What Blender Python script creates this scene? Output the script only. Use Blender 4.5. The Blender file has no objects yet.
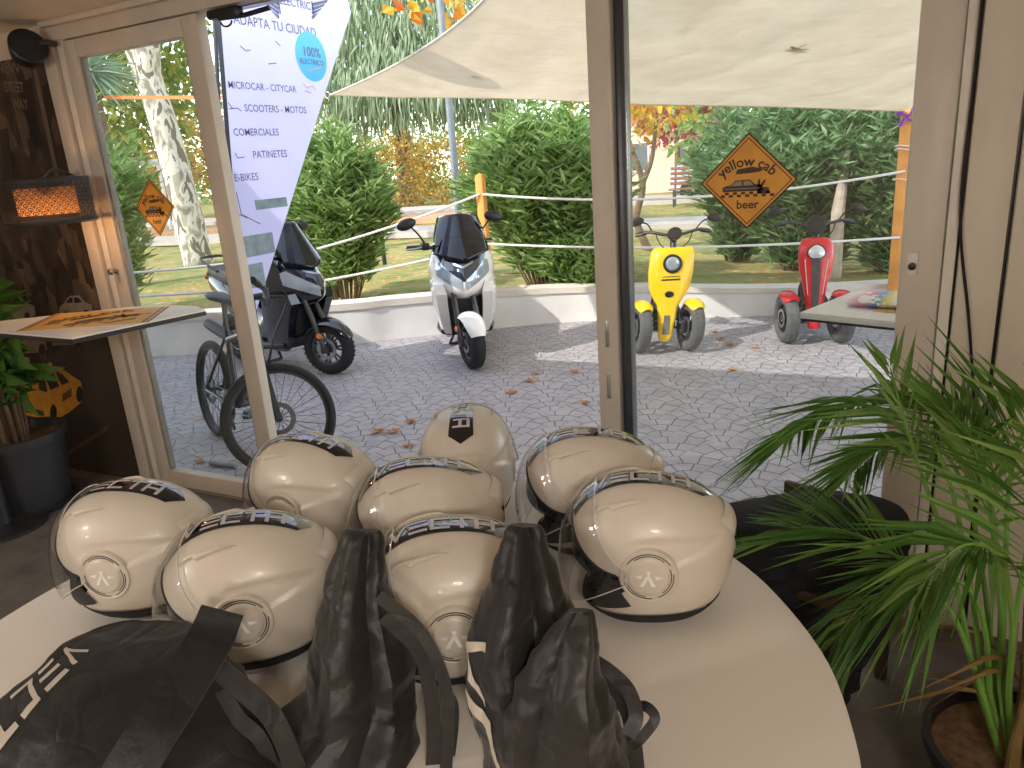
import bpy, bmesh, math, random
import numpy as np
from mathutils import Vector, Matrix, Euler
PI = math.pi
rnd = random.Random(7)
SC = bpy.context.scene
COL = SC.collection
# ------------------------------------------------------------------ camera model (1024 x 768)
FPX, EYE = 740.0, 1.6
_p, _r, _w = math.radians(16.8), math.radians(4.14), math.radians(27.0)
_Z = Vector((0, 0, 1)); _R0 = Vector((math.cos(_w), math.sin(_w), 0)); _Fh = Vector((-math.sin(_w), math.cos(_w), 0))
CF = math.cos(_p) * _Fh - math.sin(_p) * _Z
_U0 = math.sin(_p) * _Fh + math.cos(_p) * _Z
CR = math.cos(_r) * _R0 - math.sin(_r) * _U0
CU = math.cos(_r) * _U0 + math.sin(_r) * _R0
CO = Vector((0, 0, EYE))
def ray(x, y): return CF + CR * ((x - 512) / FPX) - CU * ((y - 384) / FPX)
def at(x, y, Y):            # the point of the place seen at a pixel, on the plane y = Y
    d = ray(x, y); return CO + d * (Y / d.y)
def atz(x, y, z=0.0):       # ... on the plane z
    d = ray(x, y); return CO + d * ((z - EYE) / d.z)
FY = 2.54                   # the glazed front's plane
# ------------------------------------------------------------------ materials
def lin(c):
    if isinstance(c, str):
        c = c.lstrip('#'); c = [int(c[i:i+2], 16) / 255 for i in (0, 2, 4)]
    return tuple(((v / 12.92) if v <= .04045 else ((v + .055) / 1.055) ** 2.4) for v in c[:3])
class NT:
    def __init__(s, name):
        s.m = bpy.data.materials.new(name); s.m.use_nodes = True
        s.t = s.m.node_tree; s.t.nodes.clear()
        s.out = s.t.nodes.new('ShaderNodeOutputMaterial')
    def n(s, typ, **kw):
        nd = s.t.nodes.new(typ)
        for k, v in kw.items(): setattr(nd, k, v)
        return nd
    def link(s, a, b): s.t.links.new(a, b)
    def put(s, sock, v):
        if hasattr(v, 'is_output'): s.link(v, sock)
        elif isinstance(v, (tuple, list)) and len(v) == 3 and sock.type == 'RGBA': sock.default_value = (*v, 1)
        else: sock.default_value = v
    def math(s, op, a, b=None, c=None, clamp=False):
        nd = s.n('ShaderNodeMath', operation=op, use_clamp=clamp)
        for i, v in enumerate((a, b, c)):
            if v is not None: s.put(nd.inputs[i], v)
        return nd.outputs[0]
    def mix(s, f, a, b):
        nd = s.n('ShaderNodeMix', data_type='RGBA')
        s.put(nd.inputs[0], f); s.put(nd.inputs[6], a); s.put(nd.inputs[7], b)
        return nd.outputs[2]
    def coord(s, kind='Object'):
        return s.n('ShaderNodeTexCoord').outputs[kind]
    def noise(s, scale, detail=3, vec=None, rough=.5, dist=0):
        nd = s.n('ShaderNodeTexNoise'); nd.inputs['Scale'].default_value = scale; nd.inputs['Detail'].default_value = detail
        nd.inputs['Roughness'].default_value = rough; nd.inputs['Distortion'].default_value = dist
        if vec is not None: s.link(vec, nd.inputs['Vector'])
        return nd.outputs['Fac']
    def ramp(s, f, stops):
        nd = s.n('ShaderNodeValToRGB'); e = nd.color_ramp.elements
        while len(e) < len(stops): e.new(.5)
        for k, (p, c) in zip(e, stops): k.position = p; k.color = (*c, 1) if len(c) == 3 else c
        s.put(nd.inputs[0], f); return nd.outputs[0]
    def bump(s, h, strength=.3, dist=.01, normal=None):
        nd = s.n('ShaderNodeBump'); nd.inputs['Strength'].default_value = strength; nd.inputs['Distance'].default_value = dist
        s.link(h, nd.inputs['Height'])
        if normal is not None: s.link(normal, nd.inputs['Normal'])
        return nd.outputs[0]
    def bsdf(s, col, rough=.5, metal=0, spec=.5, normal=None, coat=0, sheen=0):
        b = s.n('ShaderNodeBsdfPrincipled')
        s.put(b.inputs['Base Color'], col); s.put(b.inputs['Roughness'], rough)
        b.inputs['Metallic'].default_value = metal; b.inputs['Specular IOR Level'].default_value = spec
        b.inputs['Coat Weight'].default_value = coat; b.inputs['Coat Roughness'].default_value = .06
        b.inputs['Sheen Weight'].default_value = sheen
        if normal is not None: s.link(normal, b.inputs['Normal'])
        return b
    def done(s, shader):
        s.link(shader, s.out.inputs['Surface']); return s.m
MATS = {}
def pm(name, c, rough=.5, metal=0, var=.12, scale=14, bump=0, bscale=60, spec=.5, coat=0, sheen=0):
    if name in MATS: return MATS[name]
    t = NT(name); c = lin(c); co = t.coord()
    f = t.noise(scale, 4, co)
    lo = tuple(v * (1 - var) for v in c); hi = tuple(min(1, v * (1 + var)) for v in c)
    col = t.ramp(f, [(.3, lo), (.7, hi)])
    nrm = t.bump(t.noise(bscale, 4, co), bump, .004) if bump else None
    b = t.bsdf(col, rough, metal, spec, nrm, coat, sheen)
    MATS[name] = t.done(b.outputs[0]); return MATS[name]
def leafmat(name, cols, trans=.35, rough=.45):
    if name in MATS: return MATS[name]
    t = NT(name)
    r = t.n('ShaderNodeNewGeometry').outputs['Random Per Island']
    n = len(cols)
    col = t.ramp(r, [((i + .5) / n, lin(c)) for i, c in enumerate(cols)])
    fine = t.noise(30, 2, t.coord())
    col = t.mix(t.math('MULTIPLY', fine, .35), col, tuple(v * .5 for v in lin(cols[0])))
    b = t.bsdf(col, rough, spec=.4)
    tr = t.n('ShaderNodeBsdfTranslucent'); t.link(col, tr.inputs[0])
    mx = t.n('ShaderNodeMixShader'); mx.inputs[0].default_value = trans
    t.link(b.outputs[0], mx.inputs[1]); t.link(tr.outputs[0], mx.inputs[2])
    MATS[name] = t.done(mx.outputs[0]); return MATS[name]
def clearmat(name, tint=(1, 1, 1), refl=1.0, rough=.02, haze=0.0, hazecol=(.5, .5, .5)):
    if name in MATS: return MATS[name]
    t = NT(name)
    tr = t.n('ShaderNodeBsdfTransparent'); tr.inputs[0].default_value = (*tint, 1)
    gl = t.n('ShaderNodeBsdfGlossy'); gl.inputs['Roughness'].default_value = rough
    lw = t.n('ShaderNodeLayerWeight'); lw.inputs[0].default_value = .5
    fr = t.math('ADD', t.math('MULTIPLY', t.math('POWER', lw.outputs['Facing'], 5), .96), .035)
    mx = t.n('ShaderNodeMixShader'); t.link(t.math('MULTIPLY', fr, refl, clamp=True), mx.inputs[0])
    base = tr.outputs[0]
    if haze:
        df = t.n('ShaderNodeBsdfDiffuse'); df.inputs[0].default_value = (*hazecol, 1)
        m2 = t.n('ShaderNodeMixShader')
        sm = t.noise(3.0, 5, t.coord(), .65, .4)
        t.link(t.math('MULTIPLY', sm, haze * 2, clamp=True), m2.inputs[0])
        t.link(base, m2.inputs[1]); t.link(df.outputs[0], m2.inputs[2]); base = m2.outputs[0]
    t.link(base, mx.inputs[1]); t.link(gl.outputs[0], mx.inputs[2])
    MATS[name] = t.done(mx.outputs[0]); return MATS[name]
def emit(name, c, strength):
    if name in MATS: return MATS[name]
    t = NT(name); e = t.n('ShaderNodeEmission'); e.inputs[0].default_value = (*c, 1); e.inputs[1].default_value = strength
    MATS[name] = t.done(e.outputs[0]); return MATS[name]
# ------------------------------------------------------------------ mesh builder
def frame_of(d):
    d = Vector(d).normalized()
    a = Vector((0, 0, 1)) if abs(d.z) < .9 else Vector((1, 0, 0))
    u = d.cross(a).normalized(); return u, d.cross(u).normalized(), d
class MB:
    def __init__(s): s.v = []; s.f = []
    def add(s, vs, fs):
        k = len(s.v); s.v += [tuple(v) for v in vs]; s.f += [tuple(i + k for i in f) for f in fs]; return s
    def box(s, c, size, rot=None, bev=0.0):
        hx, hy, hz = [v / 2 for v in size]
        bm = bmesh.new(); bmesh.ops.create_cube(bm, size=1)
        for v in bm.verts: v.co = Vector((v.co.x * hx * 2, v.co.y * hy * 2, v.co.z * hz * 2))
        if bev: bmesh.ops.bevel(bm, geom=list(bm.edges), offset=bev, segments=2, profile=.5, affect='EDGES')
        M = Matrix.Translation(Vector(c)) @ (rot.to_matrix().to_4x4() if isinstance(rot, Euler) else (rot if rot is not None else Matrix()))
        bm.verts.index_update()
        s.add([M @ v.co for v in bm.verts], [[v.index for v in f.verts] for f in bm.faces]); bm.free(); return s
    def tube(s, pts, r, n=8, closed=False, cap=True):
        pts = [Vector(p) for p in pts]; N = len(pts)
        rs = r if isinstance(r, (list, tuple)) else [r] * N
        prev = None; vs = []
        for i, p in enumerate(pts):
            if closed: t = pts[(i + 1) % N] - pts[i - 1]
            else: t = pts[min(i + 1, N - 1)] - pts[max(i - 1, 0)]
            if t.length < 1e-9: t = Vector((0, 0, 1))
            t.normalize()
            if prev is None: u, w, _ = frame_of(t)
            else:
                u = prev - t * prev.dot(t)
                if u.length < 1e-6: u = frame_of(t)[0]
                u.normalize(); w = t.cross(u)
            prev = u
            for k in range(n):
                a = 2 * PI * k / n; vs.append(p + (u * math.cos(a) + w * math.sin(a)) * rs[i])
        fs = []
        for i in range(N if closed else N - 1):
            j = (i + 1) % N
            for k in range(n):
                fs.append((i * n + k, i * n + (k + 1) % n, j * n + (k + 1) % n, j * n + k))
        if cap and not closed:
            fs.append(tuple(range(n))[::-1]); fs.append(tuple((N - 1) * n + k for k in range(n)))
        return s.add(vs, fs)
    def lathe(s, prof, M=None, n=32, cap=True):        # prof: (radius, height) about local z
        M = M or Matrix(); vs = []; fs = []; N = len(prof)
        for r, z in prof:
            for k in range(n):
                a = 2 * PI * k / n; vs.append(M @ Vector((r * math.cos(a), r * math.sin(a), z)))
        for i in range(N - 1):
            for k in range(n): fs.append((i * n + k, i * n + (k + 1) % n, (i + 1) * n + (k + 1) % n, (i + 1) * n + k))
        if cap:
            if prof[0][0] > 1e-5: fs.append(tuple(range(n))[::-1])
            if prof[-1][0] > 1e-5: fs.append(tuple((N - 1) * n + k for k in range(n)))
        return s.add(vs, fs)
    def loft(s, loops, cap=True, closed=True):
        n = len(loops[0]); vs = [p for l in loops for p in l]; fs = []
        for i in range(len(loops) - 1):
            for k in range(n if closed else n - 1):
                fs.append((i * n + k, i * n + (k + 1) % n, (i + 1) * n + (k + 1) % n, (i + 1) * n + k))
        if cap and closed:
            fs.append(tuple(range(n))[::-1]); fs.append(tuple((len(loops) - 1) * n + k for k in range(n)))
        return s.add(vs, fs)
    def grid(s, fn, nu, nv):
        vs = [fn(i / nu, j / nv) for i in range(nu + 1) for j in range(nv + 1)]
        fs = [(i * (nv + 1) + j, (i + 1) * (nv + 1) + j, (i + 1) * (nv + 1) + j + 1, i * (nv + 1) + j + 1) for i in range(nu) for j in range(nv)]
        return s.add(vs, fs)
    def prism(s, pts, M, h):       # 2-D outline (x,y) in frame M, extruded along local z from 0 to h
        n = len(pts)
        vs = [M @ Vector((x, y, 0)) for x, y in pts] + [M @ Vector((x, y, h)) for x, y in pts]
        fs = [tuple(range(n))[::-1], tuple(range(n, 2 * n))] + [(i, (i + 1) % n, n + (i + 1) % n, n + i) for i in range(n)]
        return s.add(vs, fs)
    def ball(s, c, r, nu=16, nv=10, M=None):
        r = (r, r, r) if not isinstance(r, (tuple, list)) else r
        M = M or Matrix(); vs = []; fs = []
        c = Vector(c)
        for j in range(nv + 1):
            t = PI * j / nv
            for i in range(nu):
                a = 2 * PI * i / nu
                vs.append(c + M @ Vector((r[0] * math.sin(t) * math.cos(a), r[1] * math.sin(t) * math.sin(a), r[2] * math.cos(t))))
        for j in range(nv):
            for i in range(nu): fs.append((j * nu + i, (j + 1) * nu + i, (j + 1) * nu + (i + 1) % nu, j * nu + (i + 1) % nu))
        return s.add(vs, fs)
    def obj(s, name, m, parent=None, loc=None, smooth=35, sub=0, solid=0, weld=True):
        me = bpy.data.meshes.new(name); me.from_pydata(s.v, [], s.f)
        if weld:
            bm = bmesh.new(); bm.from_mesh(me); bmesh.ops.remove_doubles(bm, verts=bm.verts, dist=1e-5)
            bmesh.ops.recalc_face_normals(bm, faces=bm.faces); bm.to_mesh(me); bm.free()
        if smooth:
            me.polygons.foreach_set('use_smooth', [True] * len(me.polygons)); me.set_sharp_from_angle(angle=math.radians(smooth))
        me.materials.append(m); me.update()
        o = bpy.data.objects.new(name, me); COL.objects.link(o)
        if parent: o.parent = parent
        if loc is not None: o.location = loc
        if solid:
            md = o.modifiers.new('thickness', 'SOLIDIFY'); md.thickness = solid; md.offset = 0
        if sub:
            md = o.modifiers.new('smooth', 'SUBSURF'); md.levels = sub; md.render_levels = sub
        return o
def tag(o, label=None, cat=None, group=None, kind=None):
    if label: o['label'] = label
    if cat: o['category'] = cat
    if group: o['group'] = group
    if kind: o['kind'] = kind
    return o
def thing(name, label, cat, loc=(0, 0, 0), rz=0, group=None, kind=None):
    o = bpy.data.objects.new(name, None); COL.objects.link(o); o.empty_display_size = .1
    o.location = loc; o.rotation_euler = (0, 0, rz)
    return tag(o, label, cat, group, kind)
def struct(o): o['kind'] = 'structure'; return o
def copy_tree(o, parent=None):
    c = o.copy(); COL.objects.link(c)
    if parent is not None: c.parent = parent
    for ch in list(o.children): copy_tree(ch, c)
    return c
_TXT = {}
def text_geo(s, bold=0.0):
    k = (s, bold)
    if k not in _TXT:
        cu = bpy.data.curves.new('writing', 'FONT'); cu.body = s; cu.size = 1; cu.align_x = 'CENTER'; cu.resolution_u = 3; cu.offset = bold
        o = bpy.data.objects.new('writing', cu); COL.objects.link(o)
        dg = bpy.context.evaluated_depsgraph_get(); dg.update()
        me = bpy.data.meshes.new_from_object(o.evaluated_get(dg))
        _TXT[k] = ([v.co.copy() for v in me.vertices], [tuple(p.vertices) for p in me.polygons])
        bpy.data.objects.remove(o); bpy.data.curves.remove(cu); bpy.data.meshes.remove(me)
    return _TXT[k]
def text(mb, s, M, size, bold=0.0, sx=1.0, arc=None):
    vs, fs = text_geo(s, bold); out = []
    for v in vs:
        x, y = v.x * size * sx, v.y * size
        if arc: a = x / arc; x, y = (arc + y) * math.sin(a), (arc + y) * math.cos(a) - arc
        out.append(M @ Vector((x, y, 0)))
    mb.add(out, fs)
def axes(o, x, y, z):           # matrix with the given origin and axes
    x, y, z = Vector(x), Vector(y), Vector(z)
    return Matrix(((x.x, y.x, z.x, o[0]), (x.y, y.y, z.y, o[1]), (x.z, y.z, z.z, o[2]), (0, 0, 0, 1)))
def lerp(a, b, t): return a + (b - a) * t
def sstep(a, b, x):
    t = max(0, min(1, (x - a) / (b - a))); return t * t * (3 - 2 * t)
def spline(pts, n):             # Catmull-Rom through points
    P = [Vector(p) for p in pts]; P = [P[0] * 2 - P[1]] + P + [P[-1] * 2 - P[-2]]; out = []
    m = len(P) - 3
    for i in range(m):
        for k in range(n):
            t = k / n; a, b, c, d = P[i:i + 4]
            out.append(.5 * ((2 * b) + (c - a) * t + (2 * a - 5 * b + 4 * c - d) * t * t + (3 * b - a - 3 * c + d) * t ** 3))
    out.append(P[-2]); return out
# ================================================================== the setting
def paving_mat():
    t = NT('stamped_paving'); co = t.coord()
    sp = t.n('ShaderNodeSeparateXYZ'); t.link(co, sp.inputs[0])
    wob = t.n('ShaderNodeTexNoise'); wob.inputs['Scale'].default_value = 3.0; t.link(co, wob.inputs['Vector'])
    ws = t.n('ShaderNodeSeparateColor'); t.link(wob.outputs['Color'], ws.inputs[0])
    X = t.math('ADD', t.math('MULTIPLY', sp.outputs[0], .89), t.math('MULTIPLY', sp.outputs[1], .46))
    Y = t.math('SUBTRACT', t.math('MULTIPLY', sp.outputs[1], .89), t.math('MULTIPLY', sp.outputs[0], .46))
    X = t.math('ADD', X, t.math('MULTIPLY', ws.outputs[0], .05)); Y = t.math('ADD', Y, t.math('MULTIPLY', ws.outputs[1], .05))
    W, Rr = .6, .30; h = Rr / 2
    m = t.math('FLOOR', t.math('DIVIDE', Y, h))
    def cand(k):
        row = t.math('ADD', m, k)
        odd = t.math('MULTIPLY', t.math('FLOORED_MODULO', row, 2), W / 2)
        xs = t.math('SUBTRACT', X, odd)
        ci = t.math('ROUND', t.math('DIVIDE', xs, W))
        dx = t.math('SUBTRACT', xs, t.math('MULTIPLY', ci, W))
        dy = t.math('SUBTRACT', Y, t.math('MULTIPLY', row, h))
        d = t.math('SQRT', t.math('ADD', t.math('MULTIPLY', dx, dx), t.math('MULTIPLY', dy, dy)))
        return d, t.math('ARCTAN2', dx, dy)
    d, a = cand(1)
    for k in (0, -1):
        d2, a2 = cand(k); c = t.math('LESS_THAN', d2, Rr)
        inv = t.math('SUBTRACT', 1, c)
        d = t.math('ADD', t.math('MULTIPLY', d, inv), t.math('MULTIPLY', d2, c))
        a = t.math('ADD', t.math('MULTIPLY', a, inv), t.math('MULTIPLY', a2, c))
    rw = Rr / 3.0
    ring = t.math('FLOOR', t.math('DIVIDE', d, rw)); fr = t.math('FRACT', t.math('DIVIDE', d, rw))
    j1 = t.math('MULTIPLY', t.math('MINIMUM', fr, t.math('SUBTRACT', 1, fr)), rw)
    seg = t.math('ADD', t.math('MULTIPLY', t.math('ADD', ring, .75), .75), t.math('MULTIPLY', ring, .25))
    u = t.math('ADD', t.math('MULTIPLY', a, seg), t.math('MULTIPLY', ring, .37)); fu = t.math('FRACT', u)
    arc = t.math('DIVIDE', d, seg)
    j2 = t.math('MULTIPLY', t.math('MINIMUM', fu, t.math('SUBTRACT', 1, fu)), arc)
    j = t.math('MINIMUM', j1, j2)
    joint = t.n('ShaderNodeMapRange', interpolation_type='SMOOTHSTEP'); t.link(j, joint.inputs[0])
    joint.inputs[1].default_value = .001; joint.inputs[2].default_value = .0055
    rn = t.n('ShaderNodeTexWhiteNoise', noise_dimensions='2D'); cb = t.n('ShaderNodeCombineXYZ')
    t.link(t.math('ADD', ring, t.math('MULTIPLY', m, 7)), cb.inputs[0]); t.link(t.math('FLOOR', u), cb.inputs[1]); t.link(cb.outputs[0], rn.inputs[0])
    base = t.ramp(t.noise(6, 5, co, .65), [(.25, lin('#979299')), (.6, lin('#b3adb0')), (.8, lin('#c2bbbb'))])
    base = t.mix(t.math('MULTIPLY', rn.outputs[0], .22), base, lin('#858189'))
    col = t.mix(joint.outputs[0], lin('#5e5753'), base)
    hgt = t.math('ADD', t.math('MULTIPLY', joint.outputs[0], 1.0), t.math('MULTIPLY', t.noise(35, 4, co), .25))
    rough = t.math('ADD', .38, t.math('MULTIPLY', t.noise(9, 3, co), .3))
    b = t.bsdf(col, rough, spec=.45, normal=t.bump(hgt, .55, .006))
    return t.done(b.outputs[0])
def garden_mat():
    t = NT('lawn_and_leaf_litter'); co = t.coord()
    g = t.ramp(t.noise(2.2, 6, co, .7), [(.3, lin('#66693c')), (.45, lin('#8a8f52')), (.58, lin('#a59664')), (.72, lin('#b48f66'))])
    v = t.n('ShaderNodeTexVoronoi'); v.inputs['Scale'].default_value = 9; t.link(co, v.inputs['Vector'])
    spot = t.math('LESS_THAN', v.outputs['Distance'], .33)
    pick = t.math('GREATER_THAN', t.noise(1.1, 3, co), .47)
    lc = t.ramp(t.n('ShaderNodeSeparateColor').outputs[0], [(0, lin('#c98a3e')), (1, lin('#d8b26a'))])
    vs = t.n('ShaderNodeSeparateColor'); t.link(v.outputs['Color'], vs.inputs[0])
    lc = t.ramp(vs.outputs[0], [(0, lin('#a86f3a')), (.5, lin('#cf9a55')), (1, lin('#dcc07c'))])
    col = t.mix(t.math('MULTIPLY', spot, pick), g, lc)
    b = t.bsdf(col, .9, spec=.15, normal=t.bump(t.noise(40, 5, co), .8, .03))
    return t.done(b.outputs[0])
M_wallw = pm('painted_wall', '#cbbda9', .75, var=.06, bump=.15)
M_ceil = pm('plaster_ceiling', '#d8cbb8', .8, var=.05, bump=.2, bscale=25)
M_frame = pm('painted_frame', '#cabfb2', .42, var=.05, scale=8)
M_frame2 = pm('painted_frame_light', '#dcd4c9', .42, var=.05, scale=8)
M_panel = pm('cream_panel', '#cfc4b4', .5, var=.05, scale=6)
M_black = pm('black_plastic', '#17171a', .4, var=.15)
M_rubber = pm('black_rubber', '#1c1c1e', .75, var=.2, bump=.2)
M_white = pm('white_gloss', '#f2f0ec', .18, var=.02, coat=.6)
M_steel = pm('brushed_steel', '#a9abad', .3, metal=.9, var=.08)
M_dsteel = pm('dark_steel', '#4b4d50', .35, metal=.7, var=.1)
M_glass = clearmat('window_glass', (.93, .95, .95), 1.0, .015, .018, (.6, .62, .65))
def carpet():
    t = NT('dark_floor'); co = t.coord()
    col = t.ramp(t.noise(5, 6, co, .7), [(.3, lin('#5c5650')), (.7, lin('#7d766f'))])
    return t.done(t.bsdf(col, .7, spec=.3, normal=t.bump(t.noise(60, 4, co), .3, .004)).outputs[0])
M_floor = carpet()
XL, XR, YB, ZC = -5.7, 1.6, -3.0, 2.37
def slab(name, x0, x1, y0, y1, z0, z1, m, parent=None, bev=0):
    mb = MB(); mb.box(((x0 + x1) / 2, (y0 + y1) / 2, (z0 + z1) / 2), (x1 - x0, y1 - y0, z1 - z0), bev=bev)
    return mb.obj(name, m, parent)
struct(slab('floor', XL, XR, YB, FY + .02, -.12, 0, M_floor))
struct(slab('ceiling', XL - .1, XR + .1, YB - .1, FY + .05, ZC, ZC + .2, M_ceil))
struct(slab('roof', XL - 3.4, XR + 2.5, FY + .05, FY + .42, ZC + .05, ZC + .2, M_ceil))
struct(slab('wall_left', XL - .1, XL, YB, FY + .02, 0, ZC, M_wallw))
struct(slab('wall_right', XR, XR + .1, YB, FY + .02, 0, ZC, M_wallw))
struct(slab('wall_back', XL, XR, YB - .1, YB, 0, ZC, M_wallw))
struct(slab('wall_front', XL - 3.0, -3.66, FY - .01, FY + .12, 0, ZC, M_wallw))
# door head over the whole opening
t_ = struct(thing('trim_1', None, None))
slab('head_beam', -3.66, XR, FY - .03, FY + .1, 2.285, ZC, M_frame, t_, .004)
slab('head_lip', -3.62, -2.2, FY - .06, FY - .03, 2.345, 2.37, M_frame, t_, .003)
t_ = struct(thing('trim_2', None, None))          # left jamb: outer post, groove, inner post
slab('outer_post', -3.66, -3.575, FY - .045, FY + .1, 0, 2.285, M_frame, t_, .004)
slab('groove', -3.575, -3.562, FY - .02, FY + .08, 0, 2.285, M_black, t_)
slab('inner_post', -3.562, -3.52, FY - .03, FY + .08, 0, 2.285, M_frame2, t_, .003)
# left fixed leaf
d1 = struct(thing('door_1', None, None))
for x0, x1 in ((-3.515, -3.44), (-2.735, -2.64)): slab('stile', x0, x1, FY - .025, FY + .03, .01, 2.28, M_frame, d1, .006)
slab('rail', -3.44, -2.735, FY - .025, FY + .03, 2.2, 2.28, M_frame, d1, .006)
slab('rail', -3.44, -2.735, FY - .025, FY + .03, .01, .1, M_frame, d1, .006)
for x0, x1 in ((-3.44, -3.425), (-2.75, -2.735)): slab('glazing_bead', x0, x1, FY - .012, FY + .02, .1, 2.2, pm('grey_bead', '#8f8b84', .5), d1, .002)
slab('glass_pane', -3.44, -2.735, FY, FY + .006, .1, 2.2, M_glass, d1)
mb = MB(); mb.lathe([(.0, 0), (.012, 0), (.012, .012), (.006, .014), (.006, .03), (.016, .034), (.017, .042), (.012, .048), (0, .049)], axes((-3.49, FY - .025, 1.2), (1, 0, 0), (0, 0, 1), (0, -1, 0)), 20)
mb.obj('door_knob', M_steel, d1)
# centre post = meeting stiles of the sliding leaf
d2 = struct(thing('door_2', None, None))
slab('stile', -.915, -.835, FY - .03, FY + .03, .01, 2.28, M_frame, d2, .006)
slab('stile', -.83, -.795, FY + .0, FY + .06, .01, 2.28, M_dsteel, d2, .004)
slab('stile', .058, .165, FY - .03, FY + .05, .01, 2.28, M_frame, d2, .006)
slab('rail', -.795, .058, FY - .015, FY + .03, .01, .085, M_frame, d2, .005)
slab('rail', -.795, .058, FY - .015, FY + .03, 2.2, 2.28, M_frame, d2, .005)
slab('glass_pane', -.795, .058, FY + .005, FY + .011, .085, 2.2, M_glass, d2)
for z in (.72, .92): slab('keeper_plate', -.882, -.868, FY - .033, FY - .029, z, z + .1, M_steel, d2, .002)
lk = slab('lock_plate', .074, .104, FY - .036, FY - .029, 1.185, 1.255, M_frame2, d2, .003)
mb = MB(); mb.lathe([(0, 0), (.011, 0), (.011, .012), (.007, .014), (0, .014)], axes((.089, FY - .034, 1.215), (1, 0, 0), (0, 0, 1), (0, -1, 0)), 16)
mb.obj('lock_cylinder', M_black, lk)
# panelling to the right of the sliding leaf
t_ = struct(thing('trim_3', None, None))
slab('frame_profile', .17, .2, FY - .02, FY + .06, 0, 2.285, M_frame2, t_, .003)
for i, (x0, x1) in enumerate(((.208, .318), (.33, .62), (.632, 1.0), (1.01, XR))):
    slab('panel', x0, x1, FY - .03, FY + .06, 0, 2.285, M_panel, t_, .004)
slab('gap_filler', .2, XR, FY + .0, FY + .05, 0, 2.285, M_black, t_)
mb = MB(); mb.tube(spline([(.197, FY - .036, 2.28), (.199, FY - .036, 1.75), (.2, FY - .037, 1.36), (.255, FY - .037, 1.02), (.32, FY - .038, .53), (.335, FY - .036, .02)], 6), .0045, 6)
tag(mb.obj('cable', M_black), 'thin black cable hanging down the cream panelling beside the sliding glass door', 'cable')
# threshold strip
struct(slab('trim_4', -3.66, .2, FY - .03, FY + .09, -.02, .008, pm('grey_threshold', '#8b8780', .5), None, .003))
# ------------------------------------------------------------------ outside ground
KP = [(-12.0, 2.3), (-9.0, 3.58), (-6.48, 4.68), (-4.65, 5.51), (-4.19, 5.85), (-3.5, 6.33), (-2.86, 6.75), (-2.1, 7.03), (-1.35, 7.2), (-.4, 7.5), (.6, 7.95), (2.2, 8.7), (5, 10)]
KC = [(p.x, p.y) for p in spline([(x, y, 0) for x, y in KP], 6)]
def kerb_off(d):
    out = []
    for i, (x, y) in enumerate(KC):
        a = KC[max(i - 1, 0)]; b = KC[min(i + 1, len(KC) - 1)]
        t = Vector((b[0] - a[0], b[1] - a[1], 0)).normalized(); n = Vector((-t.y, t.x, 0))
        out.append(Vector((x, y, 0)) + n * d)
    return out
mb = MB(); k1 = kerb_off(.1)
front = [Vector((p.x, FY + .02, 0)) for p in k1]
mb.grid(lambda u, v: Vector((lerp(-12, 5, u), lerp(FY + .09, 10.5, v), 0)), 4, 4)
struct(mb.obj('paving', paving_mat(), None, smooth=0))
# kerb wall: rendered face and a slightly proud coping
def strip(offs, name, m, parent):
    mb = MB(); loops = []
    L = [kerb_off(d) for d, z in offs]
    for i in range(len(KC)):
        hk = lerp(.4, .25, sstep(-4.5, .2, KC[i][0]))
        loops.append([L[j][i] + Vector((0, 0, z if z <= 0 else z * hk)) for j, (d, z) in enumerate(offs)])
    mb.loft(loops); return mb.obj(name, m, parent, smooth=30)
kw = struct(thing('wall_garden', None, None))
M_render = pm('white_render', '#e9e6e1', .8, var=.07, scale=3, bump=.3)
strip([(0, -.02), (0, .86), (.22, .86), (.22, -.02)], 'rendered_face', M_render, kw)
strip([(-.015, .84), (-.015, 1.0), (.24, 1.0), (.24, .84)], 'coping', pm('pale_coping', '#dcd3c6', .75, var=.08, scale=4, bump=.3), kw)
# garden behind the kerb
mb = MB(); ga = kerb_off(.2); n = len(ga)
def gz(x, y, d): return .2 + .06 * math.sin(x * .9 + y * .5) * min(1, d / 3) + .03 * math.sin(y * 1.7)
rows = []
for d in (0, .6, 1.4, 2.5, 4, 6, 9, 13, 20, 32, 50):
    row = []
    for i, p in enumerate(ga):
        u = i / (n - 1); q = Vector((p.x + (u - .62) * d * 2.4, p.y + d * (1 + .6 * (1 - u)), 0)); q.z = gz(q.x, q.y, d)
        row.append(q)
    rows.append(row)
mb.loft(rows, cap=False, closed=False)
struct(mb.obj('lawn', garden_mat(), None, smooth=60))
def pathstrip(pts, name, w, m):
    mb = MB(); P = spline([(x, y, .275) for x, y in pts], 8); lo = []
    for i, p in enumerate(P):
        t = (P[min(i + 1, len(P) - 1)] - P[max(i - 1, 0)]).normalized(); nn = Vector((-t.y, t.x, 0))
        lo.append([p - nn * w / 2, p - nn * w / 2 - Vector((0, 0, .12)), p + nn * w / 2 - Vector((0, 0, .12)), p + nn * w / 2])
    mb.loft(lo); return struct(mb.obj(name, m))
M_path = pm('pale_path', '#b9aca0', .85, var=.1, scale=5, bump=.3)
M_earth = pm('bare_earth', '#b98d68', .9, var=.2, scale=3, bump=.4)
pathstrip([(-30, 11), (-17, 13.6), (-9, 14.2), (-3.5, 14.4), (2, 15.2), (9, 17)], 'path', 1.5, M_path)
pathstrip([(-40, 18), (-22, 20), (-12, 21.5), (-4, 21.5), (4, 22), (12, 24)], 'path', 2.6, M_path)
pathstrip([(-24, 14.2), (-16, 17.2), (-10, 18.0), (-6, 18.0)], 'earth_bed', 2.2, M_earth)
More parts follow.
